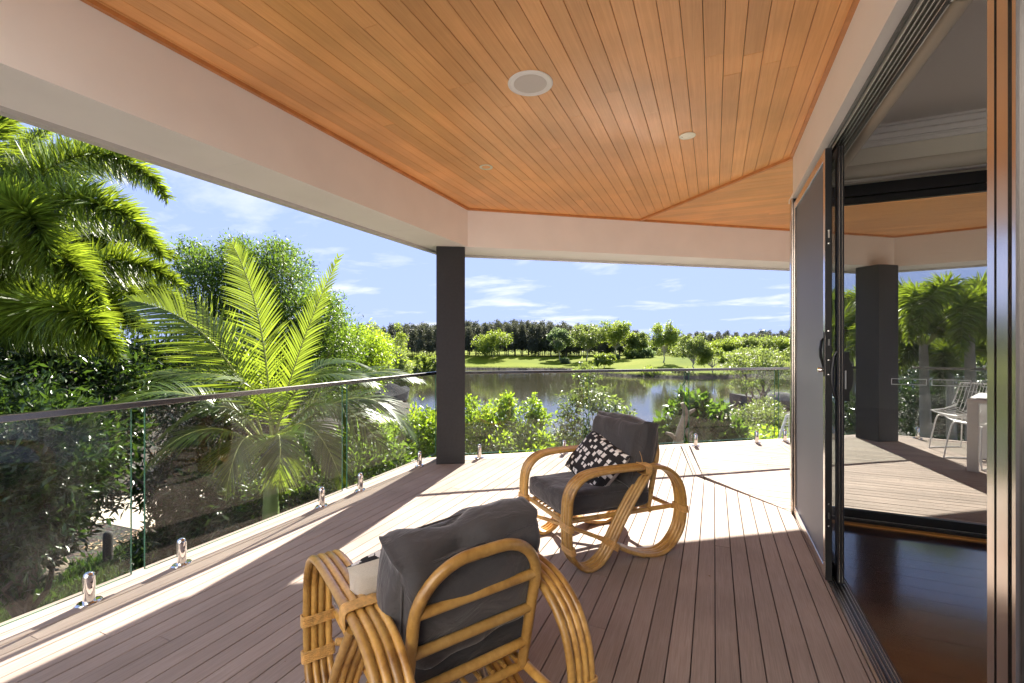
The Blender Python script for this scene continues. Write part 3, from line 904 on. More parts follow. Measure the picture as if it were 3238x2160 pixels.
def rattan_chair(x, y, ang, label):
    # local frame: +x towards the back of the chair, +y to its other side, origin under the seat front
    t = empty('rattan_armchair', (x, y, 0), ang, label=label, cat='armchair', group='rattan armchairs on the deck')
    for sgn in (1, -1):
        for k in range(4):
            w = sgn * (0.2445 + k * 0.0262)
            pr = [(s, w, z) for s, z in spline(PROF, 4)]
            rr_ = [CANE] * len(pr); g_n = random.Random(k * 7 + sgn)
            i_ = g_n.randint(4, 14)
            while i_ < len(pr) - 1:
                rr_[i_] = CANE * 1.075; i_ += g_n.randint(13, 22)
            m = MB(); m.tube(pr, rr_, 12); m.build('side_cane', rattan, t)
        w0, w1 = sorted((sgn * 0.231, sgn * 0.337))
        def bd(s, z, dx, dz, th=0.0145, turns=6):
            d = np.array([dx, dz], float); d /= np.linalg.norm(d)
            binding((s, z), d, None, w0, w1, th, turns, 'binding', t)
        bd(0.405, 0.545, 1, 0.0, 0.026, 7)
        bd(0.166, 0.120, 0.55, 0.83, 0.024, 6)
        bd(0.704, 0.262, 0, 1, 0.0145, 6)
        bd(-0.138, 0.270, 0, 1, 0.0145, 6)
        bd(-0.128, 0.140, -0.2, 1, 0.0145, 6)
        # side rail carrying the seat, tied to the inner cane
        m = MB(); m.tube([(-0.130, sgn * 0.216, 0.268), (0.30, sgn * 0.216, 0.258), (0.700, sgn * 0.216, 0.250)], 0.0150, 12); m.build('side_rail', rattan, t)
        # little rubber feet
        for s in (0.0, 0.492):
            MB().lathe([(0.009, -0.001), (0.009, 0.004), (0.006, 0.006)], 10, c=(s - 0.002, sgn * 0.284, 0.0)).build('foot', bolt_black, t)
    # cross rails
    for s, z in ((-0.118, 0.268), (0.505, 0.252), (0.690, 0.250)):
        m = MB(); m.tube([(s, -0.232, z), (s, 0.232, z)], 0.0145, 12); m.build('cross_rail', rattan, t)
    for k in range(9):
        w = -0.185 + k * 0.0463
        m = MB(); m.tube([(-0.118, w, 0.290), (0.2, w, 0.280), (0.505, w, 0.274)], 0.0070, 8); m.build('seat_slat', rattan, t)
    # braces crossing under the seat
    for a, b in (((-0.112, -0.225, 0.165), (0.160, 0.225, 0.122)), ((-0.112, 0.225, 0.165), (0.160, -0.225, 0.122)),
                 ((0.175, -0.225, 0.125), (0.66, 0.0, 0.244)), ((0.175, 0.225, 0.125), (0.66, 0.0, 0.244))):
        m = MB(); m.tube([a, tuple((np.array(a) + np.array(b)) / 2 + np.array([0, 0, 0.004])), b], 0.0125, 10); m.build('brace', rattan, t)
        for q, r_ in ((a, b), (b, a)):
            dvec = (np.array(r_) - np.array(q)); dvec /= np.linalg.norm(dvec)
            mm = MB()
            for i in range(6):
                c0 = np.array(q) + dvec * (0.006 + i * 0.006)
                mm.tube([tuple(c0 - dvec * 0.003), tuple(c0), tuple(c0 + dvec * 0.003)], [0.0135, 0.0152, 0.0135], 10)
            mm.build('brace_binding', cane_wrap, t)
    # back hoop
    hw, top = 0.205, 0.722
    hp = []
    for z in (0.255, 0.34, 0.43, 0.52):
        f = (z - 0.25) / 0.47
        hp.append((0.508 + 0.105 * f, -hw, z))
    r = 0.155
    for a in np.linspace(0, math.pi / 2, 8):
        z = top - r + r * math.sin(a); f = (z - 0.25) / 0.47
        hp.append((0.508 + 0.105 * f, -hw + r - r * math.cos(a) if True else 0, z))
    right = [(p[0], -p[1], p[2]) for p in hp][::-1]
    m = MB(); m.tube(spline(hp + right, 3), 0.0172, 14); m.build('back_hoop', rattan, t)
    for z in (0.345, 0.470, 0.590):
        f = (z - 0.25) / 0.47; s = 0.508 + 0.105 * f
        m = MB(); m.tube([(s, -hw + (0.0 if z < 0.58 else 0.004), z), (s + 0.002, 0, z + 0.001), (s, hw, z)], 0.0150, 12); m.build('back_rung', rattan, t)
    return t
# (the two chairs)
CHA = (-0.882, 2.807, R(47.64)); CHB = (-1.12, 1.478, R(-30.7))
rattan_chair(*CHA, 'rattan armchair farther from the viewer, facing left with a spotted pillow')
rattan_chair(*CHB, 'nearest rattan armchair, seen from behind at the bottom of the view')

def cushion(name, w, d, h, place, label, cat, seed, puff=0.018, r=0.035, wr=0.006, piping=True, mat=None, group=None):
    """box cushion w (y) x d (x) x h (z) centred at origin, soft edges, wrinkles; place = 4x4 matrix"""
    n = 26
    rs = np.random.default_rng(seed)
    ph = rs.uniform(0, 6.28, 24)
    bm = {}
    V = []; F = []
    def vert(i, j, k, ax):
        key = (i, j, k)
        if key in bm: return bm[key]
        V.append((i / n * 2 - 1, j / n * 2 - 1, k / 8 * 2 - 1)); bm[key] = len(V) - 1
        return bm[key]
    K = 8
    for i in range(n):
        for j in range(n):
            F.append((vert(i, j, K, 0), vert(i + 1, j, K, 0), vert(i + 1, j + 1, K, 0), vert(i, j + 1, K, 0)))
            F.append((vert(i, j, 0, 0), vert(i, j + 1, 0, 0), vert(i + 1, j + 1, 0, 0), vert(i + 1, j, 0, 0)))
    for i in range(n):
        for k in range(K):
            F.append((vert(i, 0, k, 0), vert(i + 1, 0, k, 0), vert(i + 1, 0, k + 1, 0), vert(i, 0, k + 1, 0)))
            F.append((vert(i, n, k, 0), vert(i, n, k + 1, 0), vert(i + 1, n, k + 1, 0), vert(i + 1, n, k, 0)))
            F.append((vert(0, i, k, 0), vert(0, i, k + 1, 0), vert(0, i + 1, k + 1, 0), vert(0, i + 1, k, 0)))
            F.append((vert(n, i, k, 0), vert(n, i + 1, k, 0), vert(n, i + 1, k + 1, 0), vert(n, i, k + 1, 0)))
    V = np.array(V, float)
    a, b, c = V[:, 0], V[:, 1], V[:, 2]
    # edges gather towards the rim so that the rounding has points to work with
    sa = np.sign(a) * (1 - (1 - np.abs(a)) ** 1.25); sb = np.sign(b) * (1 - (1 - np.abs(b)) ** 1.25)
    P = np.stack([sa * d / 2, sb * w / 2, c * h / 2], 1)
    half = np.array([d / 2, w / 2, h / 2]); rr = min(r, h * 0.42)
    core = np.clip(P, -(half - rr), half - rr)
    dl = P - core; L = np.linalg.norm(dl, axis=1, keepdims=True); L[L < 1e-9] = 1
    out = np.linalg.norm(np.sign(dl) * (np.abs(dl) > 1e-9), axis=1, keepdims=True)
    P2 = core + dl / L * np.minimum(L, rr)
    edge = (1 - a ** 2) * (1 - b ** 2)
    # swelling of the broad faces and of the sides
    P2[:, 2] += np.sign(c) * (np.abs(c) ** 2) * puff * edge ** 0.55
    P2[:, 0] += np.sign(a) * (np.abs(a) ** 6) * puff * 0.6 * (1 - b ** 2) * (1 - c ** 2)
    P2[:, 1] += np.sign(b) * (np.abs(b) ** 6) * puff * 0.6 * (1 - a ** 2) * (1 - c ** 2)
    # drawn corners
    cor = (np.abs(a) * np.abs(b)) ** 6
    P2[:, 0] += np.sign(a) * cor * puff * 0.7; P2[:, 1] += np.sign(b) * cor * puff * 0.7
    # wrinkles that run in from the seams
    wv = np.zeros(len(V))
    for q in range(8):
        fx, fy = rs.uniform(2, 7), rs.uniform(2, 9)
        wv += np.sin(a * fx + ph[q] + 1.5 * np.sin(b * 3 + ph[q + 8])) * np.sin(b * fy + ph[q + 12])
    wv *= wr / 4 * (0.35 + np.maximum(np.abs(a), np.abs(b)) ** 2)
    P2[:, 2] += wv * np.sign(c) * np.abs(c)
    P2[:, 1] += 0.4 * wv * (np.abs(b) > 0.98); P2[:, 0] += 0.4 * wv * (np.abs(a) > 0.98)
    t = empty(name, (0, 0, 0), label=label, cat=cat, group=group)
    t.matrix_world = place; t.matrix_basis = place
    npmesh('cover', P2, np.array(F), mat or charcoal_cloth, t, smooth=True)
    if piping:
        for sz in (1, -1):
            loop = []
            for th in np.linspace(0, 2 * math.pi, 72, endpoint=False):
                cx, cy = math.cos(th), math.sin(th)
                ex = 0.16
                ux = math.copysign(abs(cx) ** ex, cx); uy = math.copysign(abs(cy) ** ex, cy)
                rr2 = rr * 0.55
                loop.append((ux * (d / 2 - rr * 0.22) , uy * (w / 2 - rr * 0.22), sz * (h / 2 - rr * 0.30)))
            MB().tube(loop, 0.0032, 6, closed=True).build('seam_piping', mat or charcoal_cloth, t)
    return t

def chair_place(ch, s, w, z, pitch=0.0, roll=0.0, yaw=0.0):
    return Matrix.Translation((ch[0], ch[1], 0)) @ Matrix.Rotation(ch[2], 4, 'Z') @ Matrix.Translation((s, w, z)) @ Matrix.Rotation(yaw, 4, 'Z') @ Matrix.Rotation(pitch, 4, 'Y') @ Matrix.Rotation(roll, 4, 'X')
def spotted(place, label, seed=4):
    """flat pillow: two faces meeting in a seam; spotted in front, cream behind"""
    t = empty('throw_pillow', (0, 0, 0), label=label, cat='pillow', group='black and white throw pillows')
    t.matrix_basis = place
    W, Hh, T = 0.49, 0.35, 0.066
    n = 30
    for side, mt in ((1, dabs), (-1, cream_cloth)):
        V = []; UV = []
        for j in range(n + 1):
            for i in range(n + 1):
                u, v = i / n * 2 - 1, j / n * 2 - 1
                ear = (abs(u) * abs(v)) ** 5
                k = 1 - 0.05 * (1 - v * v) if False else 1
                x = u * W / 2 * (1 - 0.035 * (1 - v * v) ** 0.5 * abs(u) ** 8 + 0.02 * ear)
                y = v * Hh / 2 * (1 - 0.05 * (1 - u * u) ** 0.5 * abs(v) ** 8 + 0.02 * ear)
                th = T * ((1 - u ** 4) * (1 - v ** 4)) ** 0.5
                wr = 0.004 * math.sin(5 * u + 3 * v * v + 1) * math.sin(4 * v + 2 * u) * (1 - abs(u) ** 6) * (1 - abs(v) ** 6)
                V.append((x, y, side * (th + (wr if side > 0 else 0)))); UV.append(((u + 1) / 2, (v + 1) / 2))
        F = []
        for j in range(n):
            for i in range(n):
                a = j * (n + 1) + i
                q = (a, a + 1, a + n + 2, a + n + 1)
                F.append(q if side > 0 else q[::-1])
        o = npmesh('printed_front' if side > 0 else 'plain_back', np.array(V), np.array(F), mt, t, smooth=True)
        uvl = o.data.uv_layers.new(name='UVMap')
        li = np.empty(len(o.data.loops), np.int32); o.data.loops.foreach_get('vertex_index', li)
        uvl.data.foreach_set('uv', np.array(UV, np.float32)[li].ravel())
    return t
G_S = 'charcoal seat cushions'; G_B = 'charcoal back cushions'
cushion('seat_cushion', 0.46, 0.62, 0.125, chair_place(CHA, 0.185, 0, 0.352, R(1.5)), 'charcoal seat cushion under the spotted pillow of the farther armchair', 'cushion', 1, 0.014, group=G_S)
cushion('back_cushion', 0.51, 0.42, 0.165, chair_place(CHA, 0.450, 0, 0.600, R(-77)), 'charcoal back cushion standing behind the spotted pillow', 'cushion', 2, 0.038, 0.052, 0.014, group=G_B)
cushion('seat_cushion', 0.46, 0.62, 0.125, chair_place(CHB, 0.185, 0, 0.352, R(1.5)), 'charcoal seat cushion of the nearest armchair, below its back cushion', 'cushion', 3, 0.014, group=G_S)
cushion('back_cushion', 0.48, 0.375, 0.18, chair_place(CHB, 0.445, 0.015, 0.572, R(-74)) @ Matrix.Rotation(R(-5), 4, 'Z'), 'wrinkled charcoal back cushion behind the hoop of the nearest armchair', 'cushion', 5, 0.040, 0.055, 0.022, group=G_B)
spotted(chair_place(CHA, 0.270, 0.03, 0.525, 0, 0, 0) @ Matrix.Rotation(R(-52), 4, 'Y') @ Matrix.Rotation(R(90), 4, 'Z') @ Matrix.Rotation(R(-14), 4, 'Z'), 'black pillow with white brush dabs leaning in the farther armchair')
spotted(chair_place(CHB, 0.29, -0.05, 0.53, 0, 0, 0) @ Matrix.Rotation(R(-62), 4, 'Y') @ Matrix.Rotation(R(90), 4, 'Z') @ Matrix.Rotation(R(-6), 4, 'Z'), 'spotted pillow mostly hidden in front of the nearest back cushion, cream side showing')

# loose cane end standing up from the arm binding of the farther chair
pl_ = chair_place(CHA, 0.40, -0.25, 0.57)
tail = [pl_ @ Vector(q) for q in ((0, -0.03, -0.01), (0.004, -0.028, 0.012), (-0.004, -0.03, 0.045), (-0.022, -0.034, 0.080))]
MB().tube(tail, [0.0028, 0.0026, 0.0022, 0.0012], 6).build('binding_end', cane_wrap, [o for o in bpy.data.objects if o.name == 'rattan_armchair'][0], True)
# ------------------------------------------------------------------ dining set beyond the room
tb = empty('dining_table', (3.2, 6.5, 0), label='white square legged outdoor table seen through the doorway', cat='table')
TX0, TY0 = 2.38, 6.20
tdir = R(-27)
mt_ = Matrix.Translation((TX0, TY0, 0)) @ Matrix.Rotation(tdir, 4, 'Z')
TL, TW = 1.9, 0.95
MB().bbox(0, TL, 0, TW, 0.70, 0.742, 0.003, mt_).build('table_frame', white_coat, tb, True)
for k in range(10):
    MB().bbox(0.06 + k * 0.178, 0.06 + k * 0.178 + 0.172, 0.05, TW - 0.05, 0.7425, 0.748, 0.001, mt_).build('top_slat', white_coat, tb, True)
for u in (0, TL - 0.085):
    for v in (0, TW - 0.085):
        MB().bbox(u, u + 0.085, v, v + 0.085, 0.001, 0.70, 0.003, mt_).build('leg', white_coat, tb, True)

def wire_chair(x, y, rz, label):
    t = empty('wire_chair', (x, y, 0), rz, label=label, cat='chair', group='white wire chairs at the dining table')
    W = 0.0035
    def surf(u, v):
        # u across -1..1, v 0 seat front .. 1 back top
        if v < 0.5:
            q = v / 0.5; yy = -0.24 + 0.42 * q; z = 0.455 - 0.02 * math.sin(q * math.pi)
            half = 0.22 + 0.02 * q
            z += 0.10 * abs(u) ** 3 * (0.3 + 0.7 * q)
        else:
            q = (v - 0.5) / 0.5; yy = 0.18 + 0.14 * q ** 0.8 - 0.10 * abs(u) ** 2 * (1 - 0.2 * q); z = 0.455 + 0.36 * q + 0.10 * abs(u) ** 3 * (1 - q)
            half = 0.24 + 0.05 * q - 0.02 * q * q
        return (u * half, yy, z)
    sh = MB()
    for k in range(19):
        u = -1 + 2 * k / 18
        sh.tube([surf(u, v) for v in np.linspace(0, 1, 15)], W * 0.8, 5)
    for v in (0.1, 0.2, 0.3, 0.4, 0.5, 0.62, 0.85):
        sh.tube([surf(u, v) for u in np.linspace(-1, 1, 15)], W * 0.7, 5)
    sh.build('wire_shell', white_coat, t)
    rim = [surf(u, 0) for u in np.linspace(-1, 1, 9)] + [surf(1, v) for v in np.linspace(0.08, 0.92, 12)] + [surf(u, 1) for u in np.linspace(1, -1, 11)] + [surf(-1, v) for v in np.linspace(0.92, 0.08, 12)]
    MB().tube(rim, 0.0075, 8, closed=True).build('rim', white_coat, t)
    for s in (1, -1):
        MB().tube(spline([(s * 0.17, -0.16, 0.43), (s * 0.20, -0.19, 0.38), (s * 0.25, -0.23, 0.012), (s * 0.255, -0.19, 0.010), (s * 0.25, 0.17, 0.010), (s * 0.245, 0.21, 0.014), (s * 0.19, 0.16, 0.38), (s * 0.16, 0.12, 0.435)], 4), 0.008, 8).build('leg_frame', white_coat, t)
    MB().tube([(-0.17, -0.16, 0.43), (0.17, -0.16, 0.43)], 0.007, 8).build('seat_bar', white_coat, t)
    return t
wire_chair(2.80, 7.28, R(-60), 'white wire chair farther back, added in place of a chair reflection in the balustrade glass')  # added chair standing in for one mirrored in the glass
wire_chair(2.70, 6.62, R(-75), 'white wire chair right behind the table leg, close to the aluminium door stile')
# ------------------------------------------------------------------ leaf materials
def leaf_mat(name, base, trans, rough=0.45, tfac=0.45, var=0.35, spec=0.5):
    m, t, b = new_mat(name)
    out = t.nodes['Material Output']
    g = N(t, 'ShaderNodeNewGeometry')
    r = ramp(t, [(0.0, tuple(c * (1 - var) for c in base)), (0.6, base), (1.0, tuple(min(1, c * (1 + var)) for c in base))], g.outputs['Random Per Island'])
    t.links.new(r.outputs[0], b.inputs['Base Color'])
    b.inputs['Roughness'].default_value = rough; b.inputs['Specular IOR Level'].default_value = spec
    tr = N(t, 'ShaderNodeBsdfTranslucent')
    r2 = ramp(t, [(0.0, tuple(c * (1 - var) for c in trans)), (0.5, trans), (1.0, tuple(min(1, c * (1 + var * 0.8)) for c in trans))], g.outputs['Random Per Island'])
    t.links.new(r2.outputs[0], tr.inputs[0])
    mx = N(t, 'ShaderNodeMixShader'); mx.inputs[0].default_value = tfac
    t.links.new(b.outputs[0], mx.inputs[1]); t.links.new(tr.outputs[0], mx.inputs[2])
    t.links.new(mx.outputs[0], out.inputs[0])
    return m
L_palm = leaf_mat('feather palm leaf', (0.07, 0.12, 0.02), (0.25, 0.33, 0.022), 0.36, 0.48, 0.5)
L_fox = leaf_mat('foxtail palm leaf', (0.07, 0.12, 0.022), (0.32, 0.42, 0.028), 0.36, 0.42, 0.5)
L_dark = leaf_mat('dark shrub leaf', (0.028, 0.058, 0.018), (0.085, 0.155, 0.016), 0.28, 0.28, 0.55)
L_lilly = leaf_mat('small glossy leaf', (0.045, 0.085, 0.016), (0.20, 0.32, 0.025), 0.42, 0.42, 0.45)
L_bright = leaf_mat('bright hedge leaf', (0.075, 0.13, 0.018), (0.42, 0.58, 0.03), 0.4, 0.5, 0.35)
L_olive = leaf_mat('olive sapling leaf', (0.06, 0.09, 0.03), (0.26, 0.34, 0.06), 0.4, 0.42, 0.45)
L_big = leaf_mat('broad shrub leaf', (0.045, 0.095, 0.022), (0.17, 0.28, 0.03), 0.34, 0.42, 0.4)
L_gum = leaf_mat('far tree leaf', (0.085, 0.115, 0.035), (0.30, 0.38, 0.07), 0.5, 0.45, 0.35)
L_lime = leaf_mat('far lime tree leaf', (0.09, 0.13, 0.025), (0.36, 0.46, 0.05), 0.5, 0.45, 0.3)
L_pale = leaf_mat('far pale tree leaf', (0.10, 0.14, 0.06), (0.26, 0.36, 0.12), 0.5, 0.42, 0.3)
L_cas = leaf_mat('casuarina needle', (0.085, 0.095, 0.060), (0.13, 0.14, 0.07), 0.6, 0.3, 0.35)
L_reed = leaf_mat('reed blade', (0.10, 0.13, 0.05), (0.30, 0.34, 0.10), 0.5, 0.4, 0.4)
bark = plain('grey brown bark', (0.13, 0.10, 0.075), 0.85, var=0.35, nscale=9, bs=0.6, bd=0.01, bscale=40)
bark_pale = plain('pale gum bark', (0.34, 0.31, 0.27), 0.75, var=0.25, nscale=3)
bark_dark = plain('dark casuarina bark', (0.055, 0.045, 0.038), 0.9, var=0.3, nscale=3)
palm_green = plain('palm crownshaft', (0.17, 0.24, 0.07), 0.45, var=0.2, nscale=5)
rachis_m = plain('palm rachis', (0.30, 0.34, 0.07), 0.45)
frangi = plain('frangipani bark', (0.24, 0.205, 0.165), 0.8, var=0.35, nscale=12, bs=0.5, bd=0.004, bscale=60)
rock_m = plain('boulder stone', (0.16, 0.125, 0.09), 0.85, var=0.4, nscale=5, bs=0.8, bd=0.02, bscale=18)

def unit(a):
    return a / np.maximum(np.linalg.norm(a, axis=-1, keepdims=True), 1e-9)

def leaves(P, D, Nn, L, W, fold=0.15):
    """one six-sided folded leaf for each point: P base, D direction, Nn up side"""
    n = len(P)
    D = unit(D); S = unit(np.cross(D, Nn)); U = np.cross(S, D)
    L = L[:, None]; W = W[:, None]
    v = np.empty((n, 6, 3))
    v[:, 0] = P
    v[:, 1] = P + D * L * 0.45 + S * W * 0.5 + U * W * fold
    v[:, 2] = P + D * L * 0.45 - U * W * 0.05
    v[:, 3] = P + D * L * 0.45 - S * W * 0.5 + U * W * fold
    v[:, 4] = P + D * L - U * L * 0.08
    v[:, 5] = P + D * L * 0.2 - U * W * 0.03
    b = np.arange(n)[:, None] * 6
    F = np.concatenate([b + np.array([0, 1, 2]), b + np.array([0, 2, 3]), b + np.array([1, 4, 2]), b + np.array([3, 2, 4])], 0)
    return v[:, :5].reshape(-1, 3) if False else v.reshape(-1, 3), F

def leaves4(P, D, Nn, L, W):
    n = len(P)
    D = unit(D); S = unit(np.cross(D, Nn)); U = np.cross(S, D)
    L = L[:, None]; W = W[:, None]
    v = np.empty((n, 4, 3))
    v[:, 0] = P; v[:, 1] = P + D * L * 0.45 + S * W * 0.5
    v[:, 2] = P + D * L - U * L * 0.1; v[:, 3] = P + D * L * 0.45 - S * W * 0.5
    b = np.arange(n)[:, None] * 4
    return v.reshape(-1, 3), b + np.array([0, 1, 2, 3])

def rand_dirs(n, g):
    v = g.normal(size=(n, 3)); return unit(v)

def crown_points(blobs, n, g, shell=0.55, spray=6, spr=0.10):
    """twig ends through the volume of several ellipsoids, leaves come in sprays"""
    vol = np.array([b[3] * b[4] * b[5] for b in blobs]) ** (2 / 3)
    pick = g.choice(len(blobs), size=n // spray, p=vol / vol.sum())
    B = np.array(blobs)[pick]
    d = rand_dirs(len(pick), g)
    rr = (shell + (1 - shell) * g.random(len(pick)) ** 0.5)
    rr *= 1 + 0.16 * g.normal(size=len(pick))
    c = B[:, :3] + d * B[:, 3:6] * rr[:, None]
    c = np.repeat(c, spray, 0); d = np.repeat(d, spray, 0)
    size = np.repeat(B[:, 3:6].mean(1), spray)
    p = c + g.normal(size=c.shape) * spr * size[:, None] ** 0.5
    return p, d

def foliage(name, blobs, n, leaf, mat, parent, seed, width=0.4, droop=0.2, shell=0.5, spray=6, spr=0.10, up=0.35, quad=False, out=0.8):
    g = np.random.default_rng(seed)
    P, d = crown_points(blobs, n, g, shell, spray, spr)
    D = d * out + g.normal(size=P.shape) * 0.75 + np.array([0, 0, up - droop])
    Nn = np.array([0, 0, 1.0]) + g.normal(size=P.shape) * 0.75
    L = leaf * g.uniform(0.6, 1.3, len(P)); W = L * width
    V, F = (leaves4 if quad else leaves)(P, D, Nn, L, W)
    return npmesh(name, V, F, mat, parent, ws=False)

def limbs(name, base, blobs, mat, parent, r0, seed, fork=0.4, n=None, wob=0.08, seg=7):
    """tapered trunk that forks into limbs reaching each clump"""
    g = random.Random(seed)
    base = Vector(base)
    m = MB()
    cen = Vector((sum(b[0] for b in blobs) / len(blobs), sum(b[1] for b in blobs) / len(blobs), sum(b[2] for b in blobs) / len(blobs)))
    low = min(b[2] - b[5] for b in blobs)
    fk = base + (cen - base) * fork
    def path(a, b, k=5, w=wob):
        L = (b - a).length
        pts = []
        for i in range(k + 1):
            t = i / k
            q = a.lerp(b, t)
            if 0 < i < k: q = q + Vector((g.gauss(0, 1), g.gauss(0, 1), g.gauss(0, 0.4))) * L * w * 0.5
            pts.append(q)
        return pts
    p = path(base, fk)
    m.tube(p, [r0 * (1.25 - 0.55 * i / (len(p) - 1)) for i in range(len(p))], seg)
    for b in (blobs if n is None else blobs[:n]):
        c = Vector(b[:3])
        q = path(fk - (fk - base) * g.uniform(0, 0.25), c + Vector((0, 0, b[5] * 0.35)), 5)
        rr = r0 * 0.55
        m.tube(q, [rr * (1 - 0.85 * i / (len(q) - 1)) for i in range(len(q))], max(5, seg - 2))
        for _ in range(3):
            a = q[g.randint(2, 4)]
            e = c + Vector((g.uniform(-1, 1) * b[3], g.uniform(-1, 1) * b[4], g.uniform(-0.3, 0.9) * b[5])) * 0.85
            qq = path(a, e, 3)
            m.tube(qq, [rr * 0.35 * (1 - 0.8 * i / 3) for i in range(4)], 5)
    return m.build(name, mat, parent)

# ------------------------------------------------------------------ ground and water
GZ = -3.25; WZ = -3.75
def cam2w(px, depth):
    a = (px - 1619) / 1451
    return np.array([(a * CY - SY) * depth, (a * SY + CY) * depth])
NEAR = [(-6000, 200), (300, 75), (900, 58), (1150, 47), (1300, 36), (1420, 25), (1650, 20.5), (1900, 21), (2100, 24), (2250, 27), (2420, 30), (2700, 38), (3200, 60), (9000, 200)]
FAR = [(-6000, 205), (300, 78), (900, 66), (1130, 86), (1300, 92), (1500, 91), (1800, 88), (1890, 76), (1980, 71), (2150, 68), (2300, 69), (2420, 74), (2600, 86), (3200, 110), (9000, 210)]
def interp(tab, px):
    return np.interp(px, [t[0] for t in tab], [t[1] for t in tab])
def sstep(x):
    x = np.clip(x, 0, 1); return x * x * (3 - 2 * x)
def ground_h(X, Y):
    d = -X * SY + Y * CY; a = X * CY + Y * SY
    px = np.where(d > 0.5, 1619 + 1451 * a / np.maximum(d, 0.5), np.where(a > 0, 9000, -6000))
    px = np.clip(px, -6000, 9000)
    nd, fd = interp(NEAR, px), interp(FAR, px)
    h = np.full_like(X, GZ)
    # near bank falls to the lake bed, far bank climbs to the lawn
    inl = sstep((d - nd + 1.2) / 2.4) * (1 - sstep((d - fd + 1.2) / 1.8))
    h = h - 1.6 * inl
    far = d > (fd - 0.2)
    rise = sstep((d - fd) / 3.0) * 0.18 + sstep((d - fd) / 42.0) * 1.35
    mound = 0.6 * np.exp(-((px - 2100) / 160) ** 2 - ((d - 96) / 12) ** 2) + 0.7 * np.exp(-((px - 1500) / 250) ** 2 - ((d - 112) / 10) ** 2) + 0.5 * np.exp(-((px - 2400) / 200) ** 2 - ((d - 100) / 14) ** 2)
    und = 0.10 * np.sin(X * 0.11 + 1) * np.sin(Y * 0.09) + 0.05 * np.sin(X * 0.31) * np.sin(Y * 0.27 + 2)
    h = np.where(far, GZ - 0.22 + rise + mound + und * sstep((d - fd) / 10), h)
    return h
def gh(p):
    return float(ground_h(np.array([float(p[0])]), np.array([float(p[1])]))[0])

ground_m, t_, b_ = new_mat('ground cover')
v_ = coords(t_)
nz_ = N(t_, 'ShaderNodeTexNoise', i_Scale=0.9, i_Detail=8.0, i_Roughness=0.7); t_.links.new(v_, nz_.inputs['Vector'])
vo_ = N(t_, 'ShaderNodeTexVoronoi', i_Scale=14.0); t_.links.new(v_, vo_.inputs['Vector'])
rr_ = ramp(t_, [(0.3, (0.020, 0.018, 0.010)), (0.52, (0.055, 0.042, 0.024)), (0.72, (0.14, 0.10, 0.06))], nz_.outputs['Fac'])
mm_ = N(t_, 'ShaderNodeMix', data_type='RGBA', blend_type='MULTIPLY'); mm_.inputs['Factor'].default_value = 0.6
t_.links.new(rr_.outputs[0], mm_.inputs['A']); t_.links.new(vo_.outputs['Color'], mm_.inputs['B'])
t_.links.new(mm_.outputs['Result'], b_.inputs['Base Color']); b_.inputs['Roughness'].default_value = 0.95
bump(t_, b_, vo_.outputs['Distance'], 0.8, 0.04)

lawn_m, t_, b_ = new_mat('mown lawn')
v_ = coords(t_)
nz_ = N(t_, 'ShaderNodeTexNoise', i_Scale=0.055, i_Detail=9.0, i_Roughness=0.62); t_.links.new(v_, nz_.inputs['Vector'])
rr_ = ramp(t_, [(0.32, (0.080, 0.120, 0.008)), (0.5, (0.135, 0.170, 0.010)), (0.66, (0.185, 0.200, 0.022))], nz_.outputs['Fac'])
n2_ = N(t_, 'ShaderNodeTexNoise', i_Scale=5.0, i_Detail=6.0, i_Roughness=0.75); t_.links.new(v_, n2_.inputs['Vector'])
r3_ = ramp(t_, [(0.3, (0.72, 0.74, 0.6)), (0.65, (1.1, 1.08, 1.05))], n2_.outputs['Fac'])
mm_ = N(t_, 'ShaderNodeMix', data_type='RGBA', blend_type='MULTIPLY'); mm_.inputs['Factor'].default_value = 1.0
t_.links.new(rr_.outputs[0], mm_.inputs['A']); t_.links.new(r3_.outputs[0], mm_.inputs['B'])
t_.links.new(mm_.outputs['Result'], b_.inputs['Base Color']); b_.inputs['Roughness'].default_value = 0.95; b_.inputs['Specular IOR Level'].default_value = 0.05
bump(t_, b_, n2_.outputs['Fac'], 0.6, 0.05)
bank_m = plain('muddy bank', (0.060, 0.045, 0.030), 0.9, var=0.4, nscale=1.5)

